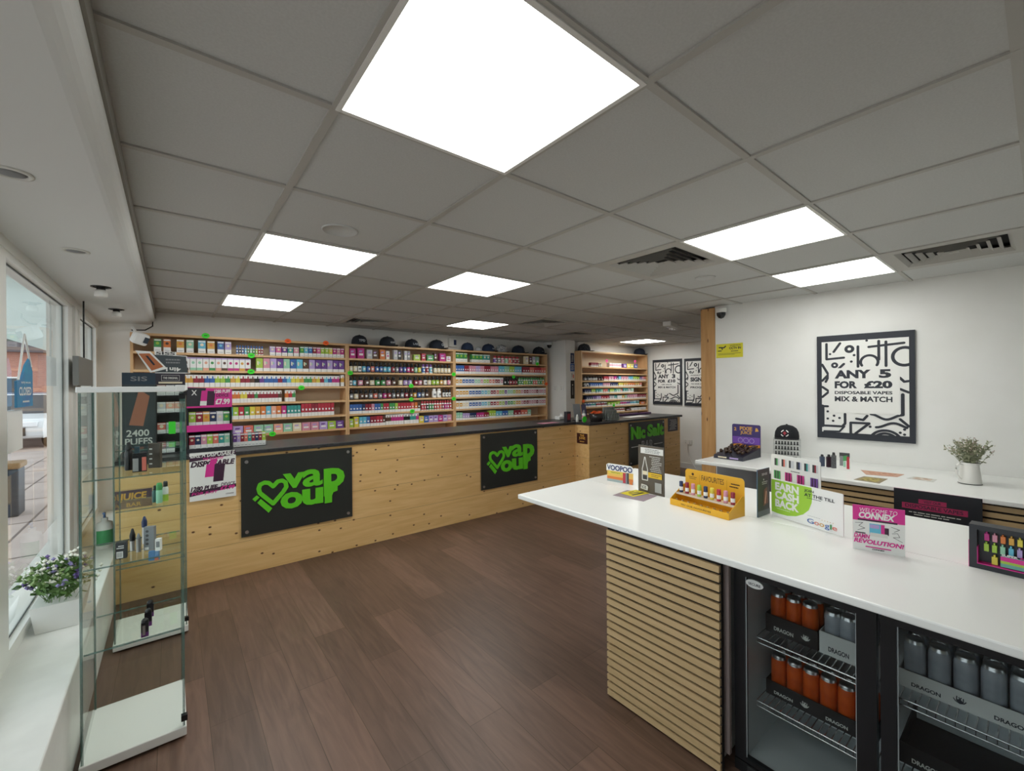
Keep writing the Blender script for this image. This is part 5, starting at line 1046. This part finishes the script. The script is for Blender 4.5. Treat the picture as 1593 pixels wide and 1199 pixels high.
for s0, s1 in ((.35, 1.2), (1.9, 2.8), (3.5, 4.35), (5.05, 5.95)):
    n = 6; vs = []
    for i in range(n+1):
        th = s0+(s1-s0)*i/n; vs += [onc(.34*math.cos(th), .055+.03*math.sin(th)), onc(.26*math.cos(th), .055+.022*math.sin(th))]
    m.add(vs, [(2*i, 2*i+1, 2*i+3, 2*i+2) for i in range(n)], WHITEM)
for a0, a1, z0, z1 in ((-.04, .04, .04, .07), (-.13, .13, .052, .062)): m.add([onc(a0, z0, 1.05), onc(a1, z0, 1.05), onc(a1, z1, 1.05), onc(a0, z1, 1.05)], [(0, 1, 2, 3)], pm('red'))
m.build('emblem', q, fix=False)
def wob(name, lab, u, v, wd, dp, h, m1, m2, cat='vape device'):
    x, y = atz(u, v, WZ); item(name, lab, cat, x, y, WZ, vape(wd, dp, h, m1, m2), -.8)
wob('vape_device', 'slate blue device standing alone on the wall counter', 1279, 725, .028, .02, .075, mat('slate blue', '4a5468', .4), DGREY)
wob('vape_device', 'dark maroon device on the wall counter, left of the grey one', 1289.5, 726.5, .028, .02, .08, mat('maroon dark', '3a2630', .4), DGREY)
wob('vape_device', 'tall mottled grey device on the wall counter beside the maroon one', 1297, 728, .026, .02, .098, noisy('mottled grey', '6d7072', '4a4c50', nscale=90, rough=.4), DGREY)
A = Art(atz(1305, 731, WZ), atz(1323, 733, WZ), WZ+.001, WZ+.135, .006, WHITEM); A.rect(.05, .7, .95, .98, DGREY); A.poly([(.3, .5), (.7, .55), (.75, .85), (.4, .8)], pm('green'), fr=True); A.rect(.08, .25, .38, .8, GREY); A.rect(.68, .1, .92, .78, pm('red')); A.rect(.4, .2, .6, .5, pm('mint'))
A.done('blister_pack', None, 'white backed pack with grey, green and red device pictures on the wall counter', 'pack')
def flat(pts, m1, lab, z=WZ, inner=None, nm='flyer'):
    P = [atz(u, v, z) for u, v in pts]; c = (sum(p[0] for p in P)/4, sum(p[1] for p in P)/4); m = MB(); m.prism([(p[0]-c[0], p[1]-c[1]) for p in P], 0, .0012, m1)
    if inner: m.prism([((p[0]-c[0])*.7, (p[1]-c[1])*.7) for p in P], .0012, .0015, inner)
    tag(m.build(nm, loc=(c[0], c[1], z+.0004)), lab, 'flyer')
flat([(1339, 731), (1407, 738), (1396, 742), (1347, 738)], mat('salmon print', 'c99a80', .5), 'salmon coloured leaflet lying on the wall counter under the big poster', inner=noisy('salmon pattern', 'd8ac92', 'b07c64', nscale=60))
flat([(1344, 741), (1381, 745), (1368, 752), (1328, 746)], mat('olive print', '8a7c5c', .5), 'olive and yellow leaflet lying at the front edge of the wall counter', inner=noisy('olive pattern', 'c8b868', '6e6040', nscale=50))
flat([(1422, 741), (1458, 746), (1452, 750), (1410, 744)], OFFW, 'white leaflet with small picture beside the jug', inner=noisy('tan pattern', 'e2dcd2', 'b08a6c', nscale=30))
x, y = atz(1509, 752, WZ)
t = thing('enamel_jug', 'white enamel jug with handle holding dried flowers', 'jug', (x, y, WZ+.0006), -.75)
MB().lathe([(0, 0), (.052, 0), (.054, .004), (.050, .05), (.044, .1), (.042, .13), (.043, .135), (.040, .133), (.041, .1), (.046, .05), (.048, .01), (0, .008)], mat('enamel white', 'e6e5e0', .3), 28).build('jug_body', t)
MB().lathe([(.0545, 0), (.056, .002), (.0545, .004)], BLACK, 28).build('base_rim', t)
MB().tube([(-.042, 0, .118), (-.062, 0, .128), (-.078, 0, .118), (-.084, 0, .09), (-.076, 0, .055), (-.06, 0, .035), (-.05, 0, .03)], .006, MC['enamel white']).build('handle', t)
MB().prof([(.036, .13), (.066, .137), (.04, .108)], 'Y', -.01, .01, MC['enamel white']).build('spout', t)
PD = mat('dusty petal', 'b09a94', .7)
sprigs(t, 52, (.026, .026, .1), .19, .10, mat('sage leaf', '8d9174', .7), [(mat('cream petal', 'cfc8b4', .7), .012, 7), (PD, .012, 6), (mat('grey green bud', '8c9480', .7), .01, 6)], 11, .0045, 9, .022)

# ---------------------------------------------------------------- on the service counter
t = thing('device_display', 'magenta and black counter display with two rows of cartons and a price header', 'display', (.097, 4.42, CT+.0006))
W = .315; m = MB(); BKC = mat('display card black', '2a2a30', .5)
m.box(0, .005, 0, W, .2, .01, BKC); m.box(0, .19, .01, W, .2, .53, BKC); m.box(0, .005, .01, .008, .19, .37, BKC); m.box(W-.008, .005, .01, W, .19, .37, BKC); m.box(.0081, .03, .19, W-.0081, .19, .2, BKC); m.build('case', t)
A = Art((0, 0), (W, 0), 0, .54, .004); A.plate([(0, .37), (W, .37), (W, .525), (0, .545)], MAG, MAG)
A.poly([(0, .71), (.3, .71), (.42, .99), (0, 1.0)], BKC, fr=True); gadget(A, .28, .72, .62, .95, MAG); A.text('1280 PUFF', .6, .91, .96, .965, WHITEM, bold=.03); A.text('DEVICE', .64, .85, .92, .90, PLUM); A.text('£7.99', .62, .73, .95, .82, WHITEM, bold=.04); A.text('X', .1, .88, .22, .96, WHITEM)
A.plate([(0, .17), (W, .17), (W, .225), (0, .225)], MAG, MAG, -.004); A.text('CONNEX', .05, .35, .4, .395, WHITEM, shear=.2, bold=.03); A.text('CONNEX', .45, .345, .8, .40, PLUM, shear=.2, bold=.03)
A.plate([(0, 0), (W, 0), (W, .03), (0, .03)], BKC, BKC, -.004); A.poly([(.05, .012), (.6, .012), (.65, .05), (.05, .05)], WHITEM, fr=True); A.text('REVOLUTION', .08, .018, .55, .045, INK, shear=.2)
o = A.build('header_board', t, fix=False)
for r_, (z, pal) in enumerate(((.0115, 'crimson navy rose lime coral teal mint'), (.2015, 'lime crimson amber navy silver green'))):
    pal = pal.split()
    for k, c in enumerate(pal):
        n = len(pal); o = link('vape_carton', carton('pod', c, .287/n*.95, .13), None, (.097+.014+.287/n*(k+.5), 4.46, CT+z+.0006)); tag(o, '%s carton in the %s row of the magenta counter display, %s from the left' % (CN.get(c, c), ('lower', 'upper')[r_], OW[k]), 'carton', 'cartons in the magenta display')
t = thing('counter_rack', 'black tiered counter rack with tall side panel, behind the glass cabinets', 'display', (-.30, 4.46, CT+.0006))
W = .39; m = MB(); m.box(.2, .01, 0, W, .2, .01, BKC); m.box(.2, .19, .01, W, .2, .66, BKC); m.box(.2, .01, .01, .206, .19, .6, BKC); m.box(W-.006, .01, .01, W, .19, .6, BKC)
for z in (.16, .33, .47): m.box(.207, .01, z, W-.007, .19, z+.008, BKC)
m.build('case', t)
A = Art((0, 0), (.2, 0), 0, .66, .004, mat('slate panel', '343c40', .4)); A.rect(0, .86, 1, 1, mat('petrol panel', '1f3444', .4)); A.text('SIS', .25, .9, .75, .955, GREY); A.poly([(.2, .38), (.62, .36), (.82, .72), (.5, .8)], mat('copper print', 'a86a52', .5), fr=True); A.text('2400', .12, .24, .8, .32, OFFW); A.text('PUFFS', .08, .14, .9, .22, OFFW)
o = A.build('side_panel', t, fix=False); o.location = (0, .0, 0)
A = Art((.2, 0), (W, 0), .57, .66, .004, mat('header plum', '2b2633', .4)); A.stroke([(.2, .3), (.8, .3), (.8, .8), (.2, .8), (.2, .3)], .0018, OFFW); A.text('THE ORIGINAL', .25, .45, .75, .65, OFFW); A.rect(.1, .05, .9, .2, pm('cream')); o = A.build('header_panel', t, fix=False); o.location = (.2, 0, .57)
A = Art((.2, 0), (W, 0), .66, .9, .004); A.plate([(.0, 0), (W-.18, 0), (W-.195, .14), (.0, .15), (-.03, .06)], mat('topper slate', '3d464a', .4), WHITEM)
A.stroke([(0, 0), (.22, 0), (.2, .14), (0, .15)], .006, WHITEM, fr=False); A.rect(-.02, .6, .7, .72, WHITEM); A.text('SISS', .02, .61, .66, .71, DGREY, bold=.03); A.lines(.2, .3, .9, .5, 2, GREY); A.text('4in1', .85, .19, .35, .05, WHITEM, bold=.03)
o = A.build('topper', t, fix=False); o.location = (.2, 0, .661)
A = Art((0, 0), (.1, 0), 0, .2, .004); q = [(-.11, .15), (-.05, .17), (.06, .03), (.02, 0), (-.02, -.005)]
A.plate([(-.12, .17), (-.03, .165), (.075, .03), (-.03, -.005)], WHITE, WHITE, -.008); A.poly([(-.10, .145), (-.035, .15), (.05, .045), (-.022, .012)], mat('copper device', 'b5683c', .4)); A.l += 25; A.poly([(-.06, .13), (-.045, .13), (.0, .06), (-.012, .055)], INK)
for p in range(len(A.v)-8, len(A.v)): A.v[p] = (A.v[p][0], A.v[p][1]-.009, A.v[p][2])
o = A.build('topper_device', t, fix=False); o.location = (.2, -.001, .665)
for r_, (z, pal) in enumerate(((.0105, 'rose silver'), (.1685, 'coral silver silver'), (.3385, 'silver peach peach'), (.4785, 'peach silver silver'))):
    for k, c in enumerate(pal.split()): o = link('vape_carton', carton('pod', c, .054, .085), None, (-.30+.235+.057*k, 4.485, CT+z+.0006)); tag(o, '%s carton on the %s tier of the black counter rack, %s from the left' % (CN.get(c, c), ('lowest', 'second', 'third', 'top')[r_], OW[k]), 'carton', 'cartons in the black counter rack')
o = MB().box(0, 0, 0, .045, .003, .1, mat('fluorescent green', '3fe22c')).build('price_tag', loc=(-.02, 4.44, CT+.06+.09)); o.location.z = CT+.165; tag(o, 'rectangular fluorescent green price tag on the black counter rack', 'price tag')
t = thing('acrylic_rack', 'low clear acrylic rack of small white boxes beside the magenta counter display', 'rack', (.42, 4.52, CT+.0006))
m = MB(); m.box(0, 0, 0, .27, .1, .004, ACR); m.box(0, .096, .004, .27, .1, .17, ACR); m.box(0, 0, .004, .004, .096, .16, ACR); m.box(.266, 0, .004, .27, .096, .16, ACR); m.box(.004, 0, .004, .266, .004, .05, ACR); m.build('rack_body', t)
for k, c in enumerate('purple lilac crimson coral teal crimson navy crimson lime'.split()): o = link('vape_carton', carton('pod', c, .0275, .12), None, (.42+.022+.0282*k, 4.53, CT+.0056)); tag(o, '%s and white box in the clear acrylic rack, number %s from the left' % (CN.get(c, c), ['one', 'two', 'three', 'four', 'five', 'six', 'seven', 'eight', 'nine'][k]), 'carton', 'boxes in the clear acrylic rack')
for k, (x, c) in enumerate(((1.02, 'rose'), (1.22, 'silver'), (1.58, 'rose'), (1.86, 'cream'))):
    o = MB().box(-.07, 0, 0, .07, .05, .045, pm(c)).build('flat_box', loc=(x, 5.56, .9012)); tag(o, '%s low box on the bottom shelf, %s of four above the black worktop' % (CN.get(c, c), ('leftmost', 'second', 'third', 'rightmost')[k]), 'carton', 'low boxes on the bottom shelf')
# till corner
def onct(u, v): return atz(u, v, CT)
x, y = 5.00, 4.55
t = thing('tissue_box', 'white rounded tissue box left of the till clutter', 'tissue box', (4.78, 4.74, CT+.0006)); MB().box(-.1, -.05, 0, .1, .05, .055, WHITEM).build('box', t, bevel=.012); MB().lathe([(.03, .055), (.02, .075), (.035, .09), (0, .095)], WHITE, 9).build('tissue', t)
t = thing('card_terminal_stand', 'dark angled stand with two grey panels behind the green tag', 'stand', (4.80, 4.42, CT+.0006), -.3)
MB().box(-.06, -.05, 0, .06, .05, .01, BLACK).build('base', t)
MB().prof([(-.03, .01), (-.01, .01), (.05, .25), (.03, .25)], 'X', -.06, .06, GREY).build('left_panel', t); MB().prof([(-.03, .06), (-.02, .06), (.02, .24), (.01, .24)], 'X', .07, .15, mat('slate violet', '4a4660')).build('right_panel', t); MB().box(.06, -.01, .06, .07, .02, .08, BLACK).build('arm', t)
item('spray_bottle', 'white bottle with pink label on the black worktop corner', 'bottle', 4.72, 4.22, CT, [('body', BOT(.028, .17, WHITEM)), ('label', MB().lathe([(.0285, .03), (.0285, .09)], pm('rose'), 16)), ('cap', CAPN(.04, .17, GREY))])
item('spray_bottle', 'small clear white bottle left of the pink labelled bottle', 'bottle', 4.62, 4.26, CT, [('body', BOT(.022, .11, OFFW)), ('cap', CAPN(.03, .11, WHITEM))])
item('gift_box', 'dark box with magenta front at the left of the till clutter', 'box', 4.52, 4.36, CT, [('box', MB().box(-.04, -.03, 0, .04, .03, .15, BKC)), ('print', MB().box(-.03, -.031, .03, .03, -.03, .12, pm('crimson')))])
m = MB().lathe([(.045, -.0015), (.045, .0015), (0, .0015)], mat('fluorescent green', '3fe22c'), 18, axis='Y'); o = m.build('price_tag', loc=(4.62, 4.12, CT+.046)); tag(o, 'round fluorescent green tag standing on the worktop corner', 'price tag')
t = thing('sweet_bowl', 'dark clear tub on the worktop corner', 'tub', (4.90, 4.14, CT+.0006))
MB().lathe([(0, 0), (.085, 0), (.11, .12), (.105, .12), (.08, .006), (0, .006)], mat('smoked plastic', '34302e', .2), 22).build('tub_body', t)
rb = random.Random(9)
for k in range(10):
    a = k*.63; o = MB().box(-.03, -.022, 0, .03, .022, .018, mat('packet orange', 'f0642a', .4)).build('orange_packet', loc=(4.90+.055*math.cos(a), 4.14+.055*math.sin(a), CT+.105+.012*(k % 3)), rz=a); o.rotation_euler = (.3, .2, a); tag(o, 'orange packet heaped in the dark tub', 'packet', 'orange packets in the dark tub')
t = thing('tube_rack', 'clear rack crowded with upright grey tubes beside the orange packets', 'rack', (5.17, 4.10, CT+.0006))
MB().box(-.12, -.07, 0, .17, .07, .006, ACR).build('rack_base', t); MB().box(-.12, -.07, .05, .17, .07, .053, ACR).build('rack_shelf', t)
for i in range(8):
    for j in range(3):
        hh = .10+.055*j if i < 5 else .10; o = link('sample_tube', PC.get(('tb', j)) or PC.setdefault(('tb', j), MB().lathe([(.012, 0), (.012, .1+.05*j*.9), (.008, .105+.05*j*.9), (0, .106+.05*j*.9)], noisy('tube grey', '9aa09a', '6e746e', nscale=60, rough=.3), 10).mesh('sample_tube')), None, (5.17-.1+.035*i, 4.10-.045+.045*j, CT+.0072))
        tag(o, '%s grey tube in the %s of the clear rack' % (NTH[i]+('' if i == 0 else ' from left'), ('front row', 'middle row', 'tall back row')[j]), 'tube', ('front', 'middle', 'back')[j]+' row of grey tubes')
item('black_box', 'small black box behind the grey tubes', 'box', 5.42, 4.3, CT, [('box', MB().box(-.06, -.04, 0, .06, .04, .09, SATIN)), ('lid', MB().box(-.061, -.041, .09, .061, .041, .1, BLACK))])
m = MB(); m.prism([(-.3, -.1), (.3, -.08), (.28, .1), (-.25, .08)], 0, .0015, WHITEM); o = m.build('paper_sheets', loc=(6.1, 4.3, CT+.0006)); tag(o, 'white papers lying on the black worktop by the corner shelving', 'paper')
m = MB(); m.prism([(-.16, -.08), (.16, -.08), (.16, .08), (-.16, .08)], 0, .002, pm('rose')); o = m.build('leaflet', loc=(4.2, 4.42, CT+.0006)); tag(o, 'pinkish leaflet lying on the worktop below the right shelving bay', 'leaflet')
o = MB().box(5.75, 4.53, CT+.001, 6.9, 4.6, CT+.03, mat('purple strip', '5a3a66', .5)).build('counter_mat_box'); tag(o, 'long low purple box at the back of the side counter', 'box')
